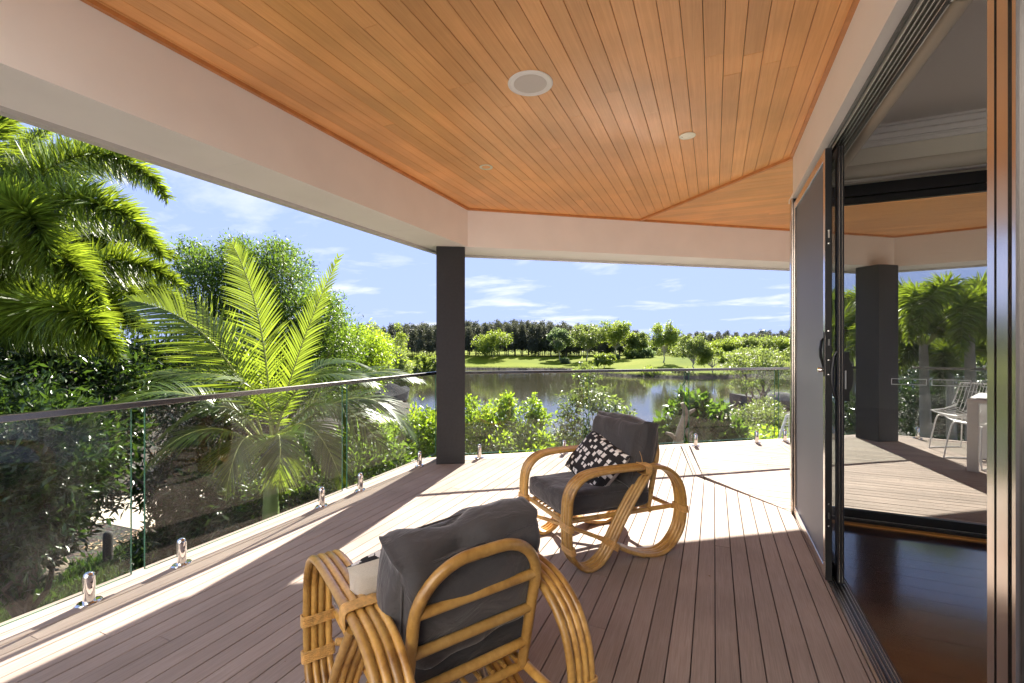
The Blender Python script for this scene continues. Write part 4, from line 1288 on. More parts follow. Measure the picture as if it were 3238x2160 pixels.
def make_ground():
    rad = np.concatenate([np.linspace(0.5, 16, 14), np.linspace(17, 140, 165), np.geomspace(144, 3000, 24)])
    ang = np.linspace(-math.pi, math.pi, 241)[:-1]
    front = np.linspace(R(-62), R(62), 190)
    ang = np.sort(np.unique(np.concatenate([ang[(ang < R(-62)) | (ang > R(62))], front])))
    A, Rr = np.meshgrid(ang, rad)
    # angle 0 = optical axis
    X = -np.sin(A + YAW) * Rr; Y = np.cos(A + YAW) * Rr
    Z = ground_h(X, Y)
    V = np.stack([X, Y, Z], -1).reshape(-1, 3)
    nr, na = A.shape
    i = np.arange(nr - 1)[:, None] * na; j = np.arange(na)[None, :]; j2 = (np.arange(na)[None, :] + 1) % na
    F = np.stack([i + j, i + j2, i + na + j2, i + na + j], -1).reshape(-1, 4)
    # centre fan
    c = len(V); V = np.vstack([V, [[0, 0, GZ]]])
    o = npmesh('ground', V, F[:, ::-1], ground_m)
    me = o.data
    me.materials.append(lawn_m); me.materials.append(bank_m)
    cen = V[F].mean(1)
    d = -cen[:, 0] * SY + cen[:, 1] * CY; a = cen[:, 0] * CY + cen[:, 1] * SY
    px = np.clip(np.where(d > 0.5, 1619 + 1451 * a / np.maximum(d, 0.5), np.where(a > 0, 9000, -6000)), -6000, 9000)
    fd = interp(FAR, px)
    mi = np.zeros(len(F), np.int32)
    mi[(d > fd + 0.7)] = 1
    mi[(d > fd - 3) & (d <= fd + 0.7)] = 2
    me.polygons.foreach_set('material_index', mi)
    me.polygons.foreach_set('use_smooth', np.ones(len(F), bool))
    bm_ = MB(); bm_.add([tuple(V[k]) for k in range(na)], [tuple(range(na))])
    me.update()
    o['kind'] = 'structure'
    bm_.v = [(x, y, z - 0.0) for x, y, z in bm_.v]
    q = bm_.build('ground_centre', ground_m); q['kind'] = 'structure'
    return o
make_ground()

water_m, t_, b_ = new_mat('lake water')
b_.inputs['Base Color'].default_value = (0.055, 0.050, 0.030, 1)
b_.inputs['Roughness'].default_value = 0.035
b_.inputs['IOR'].default_value = 2.0
b_.inputs['Specular IOR Level'].default_value = 1.0
v_ = coords(t_, (0.8, 2.6, 1), rot=(0, 0, -YAW))
nz_ = N(t_, 'ShaderNodeTexNoise', i_Scale=1.6, i_Detail=5.0, i_Roughness=0.55); t_.links.new(v_, nz_.inputs['Vector'])
v2_ = coords(t_, (0.05, 0.12, 1), rot=(0, 0, -YAW))
n2_ = N(t_, 'ShaderNodeTexNoise', i_Scale=1.0, i_Detail=3.0); t_.links.new(v2_, n2_.inputs['Vector'])
mr_ = N(t_, 'ShaderNodeMapRange', i_From_Min=0.35, i_From_Max=0.65, i_To_Min=0.3, i_To_Max=1.0); t_.links.new(n2_.outputs['Fac'], mr_.inputs['Value'])
ml_ = N(t_, 'ShaderNodeMath', operation='MULTIPLY'); t_.links.new(nz_.outputs['Fac'], ml_.inputs[0]); t_.links.new(mr_.outputs[0], ml_.inputs[1])
bump(t_, b_, ml_.outputs[0], 0.16, 0.03)
wv = []
for px in np.linspace(-1500, 5200, 60): wv.append(tuple(cam2w(px, interp(NEAR, px) - 3)) + (WZ,))
for px in np.linspace(5200, -1500, 60): wv.append(tuple(cam2w(px, interp(FAR, px) + 3)) + (WZ,))
water = MB().add(wv, [tuple(range(120))]).build('lake_water', water_m)
water['kind'] = 'structure'

path_m = plain('pale gravel path', (0.48, 0.41, 0.31), 0.9, var=0.15, nscale=30, bs=0.5, bd=0.01, bscale=90)
pp = [at(150, 1150, 1), at(330, 1135, 1), at(560, 1060, 1), at(640, 1062, 1), at(470, 1135, 1), at(330, 1220, 1), at(235, 1200, 1), at(150, 1220, 1)]
def to_ground(p, z=GZ):
    v = p - np.array([0, 0, EYE]); k = (z - EYE) / v[2]; return (v[0] * k, v[1] * k)
MB().prism([to_ground(p) for p in pp], GZ - 0.02, GZ + 0.012).build('garden_path', path_m)['kind'] = 'structure'

# ------------------------------------------------------------------ near palms
def frond(p0, p1, p2, n, lmax, w, mode, seed, droop=0.25, name='frond', parent=None, mat=None, up=None, t0=0.12, rz=0.013, kdroop=1.0, vee=0.5):
    """feather frond on a curve p0-p1-p2 (p1 passed through near the middle)"""
    g = np.random.default_rng(seed)
    p0, p1, p2 = (np.array(p, float) for p in (p0, p1, p2))
    c = 2 * p1 - (p0 + p2) / 2
    T = np.linspace(0, 1, 26)
    cur = lambda t: ((1 - t) ** 2)[:, None] * p0 + (2 * t * (1 - t))[:, None] * c + (t ** 2)[:, None] * p2
    pts = cur(T)
    m = MB(); m.tube(pts, [rz * (1 - 0.85 * k / 25) for k in range(26)], 6)
    t = np.linspace(t0, 0.995, n)
    if mode == 'feather':
        t = np.repeat(t, 2); side = np.tile([1.0, -1.0], n)
    else:
        t = np.repeat(t, 7); side = None
    t = np.clip(t + g.normal(size=len(t)) * 0.002, 0, 1)
    P = cur(t)
    D = unit(cur(np.clip(t + 0.01, 0, 1.01)) - cur(np.clip(t - 0.01, -0.01, 1)))
    upv = np.array([0, 0, 1.0]) if up is None else np.array(up, float)
    S = unit(np.cross(D, upv)); U = np.cross(S, D)
    env = np.sin(np.clip((t - t0) / (1 - t0), 0, 1) ** 0.75 * math.pi * 0.86 + 0.35) ** 0.8
    env = np.maximum(env, 0.25)
    L = lmax * env * g.uniform(0.88, 1.08, len(t))
    if mode == 'feather':
        dirv = S * side[:, None] * 1.0 + D * (0.55 + 0.9 * t[:, None]) + U * vee
        Nn = U
    else:
        a = g.uniform(0, 2 * math.pi, len(t))
        rad = S * np.cos(a)[:, None] + U * np.sin(a)[:, None]
        dirv = rad * 1.0 + D * g.uniform(0.45, 0.95, len(t))[:, None]
        Nn = D + g.normal(size=P.shape) * 0.35
    dirv = unit(dirv + g.normal(size=P.shape) * 0.05)
    SS = unit(np.cross(dirv, Nn)); 
    W = w * g.uniform(0.8, 1.15, len(t))
    seg = 4
    V = np.empty((len(t), (seg + 1) * 2, 3))
    grav = np.array([0, 0, -1.0])
    for k in range(seg + 1):
        f = k / seg
        q = P + dirv * (L * f)[:, None] + grav * (L * f * f * droop * kdroop)[:, None]
        ww = W * (0.35 + 0.65 * math.sin(min(1, f * 1.6 + 0.25) * math.pi / 2)) * (1 - f ** 2.2) * 0.5 + 0.0006
        V[:, 2 * k] = q + SS * ww[:, None]; V[:, 2 * k + 1] = q - SS * ww[:, None]
    b = np.arange(len(t))[:, None] * (seg + 1) * 2
    F = np.concatenate([b + np.array([2 * k, 2 * k + 1, 2 * k + 3, 2 * k + 2]) for k in range(seg)], 0)
    o = npmesh(name, V.reshape(-1, 3), F, mat, parent)
    rc = m.build('rachis', rachis_m, o)
    return o
def palm_root(name, base, label, cat='palm', group=None):
    t = empty(name, (0, 0, 0), label=label, cat=cat, group=group)
    t.location = tuple(float(v) for v in base)
    return t
def rel(o, p):
    return np.array(p) - np.array(o.location)

KC = at(622, 1020, 5.2)
kp = palm_root('feather_palm', (KC[0], KC[1], GZ), 'bright green feather palm with arching fronds just outside the left glass')
m = MB(); z0 = 0; zt = KC[2] - GZ
m.tube([(0.03, -0.02, 0), (0.02, 0, zt * 0.3), (0, 0, zt - 1.15)], [0.10, 0.085, 0.075], 14); m.build('trunk', bark, kp)
m = MB(); m.tube([(0, 0, zt - 1.15), (0, 0, zt - 1.0), (0, 0, zt - 0.6), (0, 0, zt - 0.25), (0, 0, zt - 0.02)], [0.080, 0.092, 0.080, 0.060, 0.035], 14); m.build('crownshaft', palm_green, kp)
for k in range(6):
    zz_ = zt - 1.2 - k * 0.17
    MB().tube([(0.0, 0, zz_), (0, 0, zz_ + 0.012)], 0.083, 14).build('trunk_ring', bark, kp)
K0 = KC + np.array([0, 0, -0.12])
fr_specs = [  # mid (Dx,Dy,depth), end, leaflet length, vee
    ((500, 800, 5.0), (300, 690, 4.9), 0.62, 0.35), ((600, 760, 5.4), (533, 560, 5.6), 0.50, 0.25), ((680, 830, 5.2), (778, 590, 5.4), 0.40, 0.15),
    ((430, 905, 4.8), (200, 965, 4.5), 0.55, 0.30), ((790, 875, 5.3), (965, 872, 5.6), 0.52, 0.30), ((810, 915, 5.2), (950, 1000, 5.4), 0.55, 0.20),
    ((480, 985, 4.6), (330, 1080, 4.4), 0.50, 0.15), ((700, 975, 4.8), (785, 1105, 4.6), 0.50, 0.15), ((560, 800, 6.1), (430, 720, 6.9), 0.5, 0.3),
    ((720, 850, 6.0), (860, 850, 6.6), 0.5, 0.3), ((565, 1005, 4.5), (520, 1130, 4.3), 0.42, 0.1),
    ((745, 925, 5.2), (880, 1030, 5.0), 0.52, 0.2), ((520, 935, 4.9), (360, 1010, 4.8), 0.5, 0.2), ((700, 880, 4.9), (860, 880, 4.9), 0.46, 0.3), ((560, 880, 4.7), (300, 880, 4.4), 0.50, 0.3),
    ((640, 1000, 4.3), (640, 1120, 4.1), 0.42, 0.1), ((740, 950, 5.9), (900, 960, 6.4), 0.5, 0.2), ((460, 880, 5.6), (330, 860, 6.2), 0.5, 0.3)]
view_side = np.array([0.3, -0.6, 0.7])
for i, (mid, end, ll, vee) in enumerate(fr_specs):
    upv = np.array([0.25, -0.75, 0.6]) if i in (0, 1, 2) else np.array([0.05, -0.25, 1.0])
    frond(rel(kp, K0 + (i % 3 - 1) * 0.02), rel(kp, at(*mid)), rel(kp, at(*end)), 58, ll, 0.024, 'feather', 40 + i, 0.16 if i < 3 else 0.34, parent=kp, mat=L_palm, up=upv, rz=0.014, vee=vee, t0=0.16)

def foxtail(base_px, label, specs, seed, n=190, ll=0.50):
    B = at(*base_px)
    t = palm_root('foxtail_palm', (B[0], B[1], GZ), label, group='foxtail palms left of the deck')
    h = B[2] - GZ
    MB().tube([(0, 0, 0), (0.02, 0.01, h * 0.4), (0, 0, h - 1.0)], [0.15, 0.125, 0.10], 14).build('trunk', bark, t)
    MB().tube([(0, 0, h - 1.0), (0, 0, h - 0.85), (0, 0, h - 0.3), (0, 0, h)], [0.11, 0.12, 0.09, 0.05], 14).build('crownshaft', palm_green, t)
    for i, (mid, end) in enumerate(specs):
        frond(rel(t, B), rel(t, at(*mid)), rel(t, at(*end)), n, ll, 0.023, 'foxtail', seed + i, 0.12, parent=t, mat=L_fox, rz=0.017, t0=0.10)
    return t
foxtail((-170, 700, 5.8), 'tall bushy foxtail palm with plume fronds at the left edge, higher crown', [
    ((140, 372, 5.8), (385, 455, 5.9)), ((120, 465, 5.3), (372, 590, 5.3)), ((90, 420, 6.8), (250, 330, 7.4)), ((-60, 380, 5.6), (15, 262, 5.8)),
    ((60, 500, 6.0), (300, 520, 6.2)), ((40, 560, 5.2), (230, 700, 5.1)), ((-20, 430, 6.6), (110, 300, 7.2)), ((-200, 460, 5.6), (-260, 640, 5.4)), ((80, 520, 6.6), (290, 640, 6.8)), ((0, 480, 5.0), (120, 620, 4.9)), ((40, 400, 6.2), (330, 400, 6.6)), ((60, 620, 5.6), (170, 760, 5.6))], 100)
foxtail((-60, 800, 6.4), 'lower foxtail palm whose plumes reach over the dark shrubs', [
    ((180, 610, 6.2), (415, 655, 6.3)), ((150, 690, 5.8), (340, 765, 5.8)), ((200, 555, 6.9), (395, 590, 7.2)), ((70, 730, 5.6), (210, 800, 5.4)), ((60, 600, 6.8), (200, 470, 7.4)), ((140, 640, 6.6), (330, 690, 6.8)), ((100, 700, 5.2), (270, 820, 5.1)), ((250, 640, 7.4), (420, 720, 7.8))], 130, ll=0.50)

# palms seen through the doorway, right of the second column
def palm_far(px, py, d, label, seed, n=14, reach=2.5):
    B = at(px, py, d)
    t = palm_root('foxtail_palm', (B[0], B[1], GZ), label, group='foxtail palms beyond the dining table')
    h = B[2] - GZ; g = random.Random(seed)
    MB().tube([(0, 0, 0), (0.05, 0, h * 0.5), (0, 0, h)], [0.14, 0.11, 0.07], 12).build('trunk', bark_pale, t)
    for i in range(n):
        a = 2 * math.pi * i / n + g.uniform(-0.3, 0.3); rr = reach * g.uniform(0.85, 1.1); e = g.uniform(0.25, 0.9)
        mid = (math.cos(a) * rr * 0.5, math.sin(a) * rr * 0.5, h + 0.9 * e + 0.25); end = (math.cos(a) * rr, math.sin(a) * rr, h + 1.1 * e - 0.75)
        frond((0, 0, h - 0.1), mid, end, 80, 0.48, 0.030, 'foxtail', seed + i, 0.3, parent=t, mat=L_fox, t0=0.1)
    return t
palm_far(2120, 790, 9.5, 'foxtail palm right behind the column beyond the doorway', 200)
palm_far(2225, 760, 9.0, 'foxtail palm rising highest, close to the aluminium door stile', 220)
palm_far(1950, 760, 12.5, 'foxtail palm glimpsed left of the column beyond the doorway', 240, 10, 1.4)
palm_far(2180, 850, 11.5, 'lower foxtail palm between the taller pair beyond the doorway', 280, 10, 1.9)
palm_far(2330, 760, 12.0, 'foxtail palm mostly hidden behind the aluminium door stile', 260, 7)

# ------------------------------------------------------------------ shrubs and trees round the deck
def blob(dx, dy, d, rx, ry=None, rz=None):
    p = at(dx, dy, d); return [p[0], p[1], p[2], rx, ry or rx, rz or rx]
def plant(name, cat, label, blobs, n, leaf, mat, seed, base=None, trunk=None, r0=0.05, group=None, **kw):
    blobs = [list(b) for b in blobs]
    cx = sum(b[0] for b in blobs) / len(blobs); cy = sum(b[1] for b in blobs) / len(blobs)
    if base is None: base = (cx, cy)
    gz = gh(base)
    o = empty(name, (base[0], base[1], gz), label=label, cat=cat, group=group)
    bb = [[b[0] - base[0], b[1] - base[1], b[2] - gz] + b[3:] for b in blobs]
    foliage('crown' if cat == 'tree' else 'foliage', bb, n, leaf, mat, o, seed, **kw)
    limbs('trunk' if cat == 'tree' else 'stem', (0, 0, 0), bb, trunk or bark, o, r0, seed)
    return o

plant('dark_shrub', 'shrub', 'large dark glossy shrub filling the left glass panel', [
    blob(20, 870, 6.2, 0.75, 0.6, 0.6), blob(150, 840, 6.6, 0.7, 0.6, 0.55), blob(60, 1000, 5.2, 0.7, 0.6, 0.7), blob(150, 1060, 5.2, 0.5, 0.5, 0.6), blob(-60, 1120, 5.0, 0.8, 0.7, 0.8), blob(90, 1180, 5.6, 0.5, 0.5, 0.5), blob(10, 1270, 5.4, 0.5, 0.5, 0.5), blob(190, 1130, 6.0, 0.35, 0.4, 0.4), blob(40, 1180, 5.0, 0.55, 0.5, 0.55), blob(-120, 950, 5.4, 0.8, 0.7, 0.8)],
    27000, 0.115, L_dark, 301, r0=0.07, width=0.34, droop=0.35, shell=0.35, spr=0.09)
plant('dark_shrub', 'shrub', 'dark glossy shrub behind the feather palm, right of the larger dark shrub', [
    blob(270, 900, 6.6, 0.65, 0.5, 0.6), blob(230, 1010, 6.0, 0.5, 0.5, 0.5), blob(330, 840, 7.2, 0.6, 0.5, 0.5), blob(420, 930, 7.6, 0.7, 0.5, 0.7), blob(540, 960, 8.0, 0.7, 0.6, 0.7)],
    14000, 0.11, L_dark, 302, r0=0.05, width=0.36, droop=0.3, shell=0.35, spr=0.09)
plant('low_shrub', 'shrub', 'low dark shrub with pointed leaves in front of the gravel path', [
    blob(370, 1110, 6.9, 0.42, 0.4, 0.35), blob(440, 1060, 7.2, 0.45, 0.4, 0.4), blob(470, 1140, 6.6, 0.4, 0.4, 0.35), blob(560, 1120, 6.6, 0.45, 0.4, 0.4), blob(430, 1205, 6.6, 0.4, 0.4, 0.35), blob(510, 1190, 6.4, 0.4, 0.4, 0.35), blob(370, 1260, 6.3, 0.35, 0.4, 0.28), blob(590, 1170, 6.2, 0.4, 0.4, 0.35), blob(650, 1150, 6.0, 0.35, 0.4, 0.3)],
    13000, 0.12, L_dark, 303, width=0.28, droop=0.6, shell=0.3)
plant('low_shrub', 'shrub', 'pale leaved shrub below the palm, near the third glass panel', [
    blob(720, 1075, 6.4, 0.55, 0.5, 0.4), blob(820, 1040, 6.8, 0.5, 0.5, 0.4), blob(660, 1130, 5.8, 0.4, 0.4, 0.35), blob(880, 1060, 6.4, 0.35, 0.4, 0.3), blob(800, 1110, 5.9, 0.4, 0.4, 0.3)],
    9000, 0.10, L_lilly, 304, width=0.33, shell=0.3)
plant('weeping_tree', 'tree', 'tall fine leaved tree rising behind the feather palm', [
    blob(470, 660, 9.5, 0.8, 0.7, 0.75), blob(560, 640, 10, 0.85, 0.7, 0.65), blob(650, 640, 10, 0.75, 0.7, 0.6), blob(700, 730, 9.6, 0.75, 0.7, 0.6), blob(600, 760, 9.6, 1.0, 0.8, 0.8),
    blob(760, 790, 9.4, 0.7, 0.6, 0.6), blob(480, 780, 9.6, 0.9, 0.8, 0.8), blob(690, 860, 9.2, 0.9, 0.7, 0.8), blob(440, 590, 10, 0.42, 0.4, 0.35), blob(640, 580, 10.4, 0.35, 0.4, 0.3), blob(545, 575, 10.3, 0.35, 0.4, 0.3), blob(745, 700, 9.8, 0.32, 0.4, 0.25)],
    62000, 0.082, L_lilly, 305, r0=0.12, width=0.32, droop=0.25, shell=0.25, spr=0.11)
plant('rounded_tree', 'tree', 'bushy bright tree at the water side, right of the fine leaved tree', [
    blob(800, 800, 12, 0.85, 0.8, 0.6), blob(850, 815, 12.5, 0.7, 0.6, 0.5), blob(770, 850, 11.5, 0.9, 0.8, 0.7), blob(830, 870, 12, 0.6, 0.6, 0.4), blob(735, 880, 11, 0.8, 0.7, 0.6), blob(870, 790, 13.0, 0.3, 0.3, 0.2)],
    30000, 0.085, L_bright, 306, r0=0.10, width=0.38, shell=0.25, spr=0.10)

plant('hedge_shrub', 'shrub', 'bright yellow green hedge shrub left of the column above the water', [
    blob(900, 1007.0, 8.6, 0.584, 0.467, 0.351), blob(970, 987.0, 8.8, 0.428, 0.389, 0.389), blob(1000, 1022.0, 8.4, 0.389, 0.389, 0.428), blob(930, 1062.0, 8.2, 0.545, 0.467, 0.389), blob(1010, 962.0, 9, 0.234, 0.234, 0.218), blob(860, 977.0, 9.4, 0.389, 0.312, 0.195)],
    11520, 0.080, L_bright, 307, width=0.5, shell=0.35, spr=0.09)
plant('hedge_shrub', 'shrub', 'bright yellow green shrub just right of the column behind the glass', [
    blob(1100, 984.0, 8.4, 0.419, 0.381, 0.381), blob(1150, 964.0, 8.8, 0.343, 0.305, 0.305), blob(1130, 1034.0, 8.2, 0.572, 0.458, 0.381), blob(1210, 1014.0, 8.6, 0.381, 0.381, 0.343), blob(1222, 939.0, 8.9, 0.167, 0.167, 0.244), blob(1250, 1034.0, 8.3, 0.267, 0.305, 0.305), blob(1195, 1054.0, 8.1, 0.534, 0.458, 0.267), blob(1080, 924.0, 8.6, 0.138, 0.153, 0.091), blob(1240, 964.0, 8.9, 0.214, 0.191, 0.153), blob(1165, 924.0, 8.9, 0.138, 0.153, 0.122)],
    14025, 0.078, L_bright, 308, width=0.5, shell=0.35, spr=0.08)
plant('sapling', 'tree', 'slender open sapling with pale tips in front of the lake', [
    blob(1345, 856.0, 7.6, 0.202, 0.195, 0.171), blob(1350, 911.0, 7.6, 0.265, 0.234, 0.195), blob(1310, 936.0, 7.4, 0.218, 0.195, 0.195), blob(1390, 931.0, 7.4, 0.249, 0.234, 0.171), blob(1330, 991.0, 7.3, 0.327, 0.273, 0.234), blob(1410, 976.0, 7.3, 0.218, 0.234, 0.156), blob(1290, 1006.0, 7.2, 0.187, 0.195, 0.218), blob(1440, 951.0, 7.6, 0.124, 0.156, 0.093), blob(1365, 1026.0, 7.1, 0.234, 0.234, 0.195)],
    3487, 0.085, L_olive, 309, r0=0.03, width=0.34, droop=0.45, shell=0.15, spr=0.10)
plant('broad_leaf_shrub', 'shrub', 'shrub with large rounded leaves behind the forked bare trunk', [
    blob(1580, 935.0, 8.4, 0.292, 0.279, 0.209), blob(1640, 955.0, 8.6, 0.279, 0.279, 0.196), blob(1590, 985.0, 8.2, 0.348, 0.279, 0.244), blob(1535, 995.0, 8.2, 0.196, 0.209, 0.209), blob(1660, 1005.0, 8.2, 0.348, 0.279, 0.244), blob(1690, 1030.0, 8.0, 0.279, 0.279, 0.174), blob(1500, 1020.0, 8.0, 0.174, 0.209, 0.153)],
    2244, 0.155, L_big, 310, width=0.62, shell=0.35, spray=4, spr=0.12, up=0.7)
plant('flowering_shrub', 'shrub', 'dense fine leaved shrub right of the dock, near the white rack', [
    blob(1740, 967.0, 12, 0.675, 0.525, 0.375), blob(1790, 987.0, 11.5, 0.525, 0.45, 0.375), blob(1720, 1012.0, 10.5, 0.562, 0.45, 0.338), blob(1800, 1022.0, 10.5, 0.525, 0.45, 0.3), blob(1760, 937.0, 13, 0.375, 0.375, 0.262)],
    11900, 0.075, L_olive, 311, width=0.4, shell=0.35)
plant('ground_shrub', 'shrub', 'low yellow green plants at the deck edge below the lake glass', [
    blob(1720, 1020, 9.0, 0.5, 0.4, 0.2), blob(1650, 1030, 8.6, 0.5, 0.4, 0.2), blob(1780, 1015, 9.2, 0.5, 0.4, 0.22), blob(1300, 1045, 8.2, 0.6, 0.5, 0.25), blob(1450, 1040, 8.4, 0.6, 0.5, 0.25), blob(1560, 1035, 8.6, 0.5, 0.4, 0.2)],
    9000, 0.075, L_bright, 312, width=0.5, shell=0.3)
plant('garden_shrub', 'shrub', 'dark green shrub beyond the doorway, behind the glass', [
    blob(1950, 960, 12, 0.9, 0.8, 0.7), blob(2080, 940, 13, 1.0, 0.8, 0.8), blob(2160, 960, 12.5, 0.9, 0.8, 0.9), blob(2260, 950, 12.5, 1.1, 0.9, 1.0), blob(2120, 860, 14, 0.9, 0.8, 0.8), blob(2250, 850, 14, 1.2, 0.9, 0.9)],
    22000, 0.11, L_dark, 313, width=0.4, shell=0.3)

# forked bare frangipani trunk
fb = at(1556, 1045, 7.2); fg = empty('frangipani_trunk', (fb[0], fb[1], GZ), label='bare grey forked trunk with stubby cut limbs behind the glass', cat='tree')
def rl(*a): return tuple(at(*a) - np.array([fb[0], fb[1], GZ]))
m = MB()
m.tube(spline([(0.02, 0, 0), rl(1560, 1150, 7.2), rl(1556, 1045, 7.2), rl(1558, 1010, 7.2)], 3), list(np.linspace(0.13, 0.072, 10)), 12)
m.build('trunk', frangi, fg)
for pts, rs in (([rl(1557, 1016, 7.2), rl(1562, 990, 7.2), rl(1572, 962, 7.2), rl(1574, 946, 7.2), rl(1566, 925, 7.2)], [0.068, 0.058, 0.055, 0.046, 0.030]),
                ([rl(1558, 1014, 7.2), rl(1549, 1006, 7.2), rl(1540, 998, 7.15), rl(1529, 994, 7.1)], [0.050, 0.038, 0.032, 0.020]),
                ([rl(1573, 955, 7.2), rl(1584, 947, 7.2), rl(1596, 940, 7.2)], [0.040, 0.032, 0.018]),
                ([rl(1590, 1050, 7.5), rl(1585, 1015, 7.5), rl(1577, 994, 7.5), rl(1580, 982, 7.5)], [0.045, 0.034, 0.028, 0.014]),
                ([rl(1581, 1002, 7.5), rl(1590, 990, 7.5)], [0.024, 0.012])):
    m = MB(); m.tube(spline(pts, 4), list(np.interp(np.linspace(0, 1, (len(pts) - 1) * 4 + 1), np.linspace(0, 1, len(rs)), rs)), 10); m.build('limb', frangi, fg)

# boulders and bollards on the ground below the left glass
def boulder(px, py, s, label, seed, sq=0.7):
    g = np.random.default_rng(seed)
    x, y = to_ground(at(px, py, 1))
    n, k = 18, 12
    V = []; F = []
    ph = g.uniform(0, 6, 6)
    for i in range(k + 1):
        th = math.pi * i / k
        for j in range(n):
            a = 2 * math.pi * j / n
            d = np.array([math.sin(th) * math.cos(a), math.sin(th) * math.sin(a), math.cos(th)])
            r_ = s * (1 + 0.13 * math.sin(2 * a + ph[0]) * math.sin(th * 2 + ph[1]) + 0.08 * math.sin(5 * a + ph[2]) * math.sin(4 * th + ph[3]) + 0.03 * g.normal())
            V.append(d * r_ * np.array([1.25, 1, sq]) + np.array([0, 0, s * sq * 0.55]))
    for i in range(k):
        for j in range(n):
            F.append((i * n + j, (i + 1) * n + j, (i + 1) * n + (j + 1) % n, i * n + (j + 1) % n))
    o = npmesh('boulder', np.array(V), np.array(F), rock_m, loc=(x, y, GZ), smooth=True)
    tag(o, label, 'rock', 'boulders in the garden bed')
boulder(70, 1330, 0.55, 'large brown boulder on the ground below the left glass', 1)
boulder(185, 1395, 0.20, 'small pale boulder below the left glass, right of the large one', 2)
boulder(120, 1420, 0.16, 'smallest pale stone below the left glass, nearest the deck', 3)
bx, by = to_ground(at(248, 1300, 1))
bo = MB(); bo.lathe([(0.085, 0), (0.085, 0.62), (0.075, 0.68), (0.04, 0.71), (0.0005, 0.715)], 18)
tag(bo.build('garden_bollard', plain('dark timber bollard', (0.02, 0.017, 0.014), 0.8), None, False, (bx, by, GZ)), 'short dark garden bollard beside the gravel path', 'bollard')

# ------------------------------------------------------------------ dock, boats, rack
timber_grey = plain('weathered dock timber', (0.34, 0.29, 0.23), 0.85, var=0.2, nscale=4)
post_dark = plain('dark dock post', (0.035, 0.033, 0.035), 0.7, var=0.2, nscale=5)
rope_m = plain('dock rope', (0.06, 0.055, 0.06), 0.9)
dk = empty('dock', tuple(at(1680, 950, 28)), label='timber dock with grey boards at the near shore', cat='dock')
DZ = -3.15
def onz(px, py, z): 
    v = at(px, py, 1) - np.array([0, 0, EYE]); k = (z - EYE) / v[2]; return np.array([v[0] * k, v[1] * k])
dA, dB = onz(1634, 950, DZ), onz(1712, 940, DZ); dC, dD = onz(1725, 957, DZ), onz(1634, 967, DZ)
nb = 26
for i in range(nb):
    a, b = i / nb + 0.002, (i + 1) / nb - 0.002
    q = [tuple(dA + (dB - dA) * a), tuple(dA + (dB - dA) * b), tuple(dD + (dC - dD) * b), tuple(dD + (dC - dD) * a)]
    MB().prism(q, DZ - 0.04, DZ).build('dock_board', timber_grey, dk, True)
for i in range(30):
    f = i / 29; p = dD + (dC - dD) * f
    MB().box(p[0] - 0.03, p[0] + 0.03, p[1] - 0.11, p[1] - 0.06, DZ - 0.42, DZ - 0.03).build('skirt_slat', timber_grey, dk, True)
rope = []
tops = []
for px, pb, pt in ((1634, 948, 929), (1671, 952, 935), (1709, 948, 932), (1733, 946, 931), (1606, 960, 935)):
    p = onz(px, pb, DZ); d_ = -p[0] * SY + p[1] * CY
    zt_ = EYE + (1087 - pt * 1.37729) / 1451 * d_
    MB().lathe([(0.085, -0.9), (0.085, zt_ - DZ - 0.03), (0.06, zt_ - DZ), (0.0005, zt_ - DZ)], 12, c=(p[0], p[1], DZ)).build('dock_post', post_dark, dk, True)
    tops.append((p[0], p[1], zt_ - 0.10))
order = [0, 1, 2, 3]
for i, j in zip(order[:-1], order[1:]):
    a, b = np.array(tops[i]), np.array(tops[j])
    pts = [tuple(a + (b - a) * f - np.array([0, 0, 4 * 0.32 * f * (1 - f)])) for f in np.linspace(0, 1, 13)]
    MB().tube(pts, 0.022, 6).build('rope', rope_m, dk, True)
dk2 = empty('dock', (*onz(1512, 980, DZ), DZ), label='small row of brown posts with rope at the near shore, left of the forked trunk', cat='dock')
tp = []
for px, pb, pt in ((1487, 985, 970), (1501, 983, 965), (1514, 982, 960)):
    p = onz(px, pb, DZ); d_ = -p[0] * SY + p[1] * CY; zt_ = EYE + (1087 - pt * 1.37729) / 1451 * d_
    MB().lathe([(0.07, -0.9), (0.07, zt_ - DZ), (0.0005, zt_ - DZ + 0.02)], 10, c=(p[0], p[1], DZ)).build('dock_post', bark, dk2, True)
    tp.append(np.array((p[0], p[1], zt_ - 0.08)))
for a, b in zip(tp[:-1], tp[1:]):
    MB().tube([tuple(a + (b - a) * f - np.array([0, 0, 4 * 0.12 * f * (1 - f)])) for f in np.linspace(0, 1, 9)], 0.02, 6).build('rope', rope_m, dk2, True)

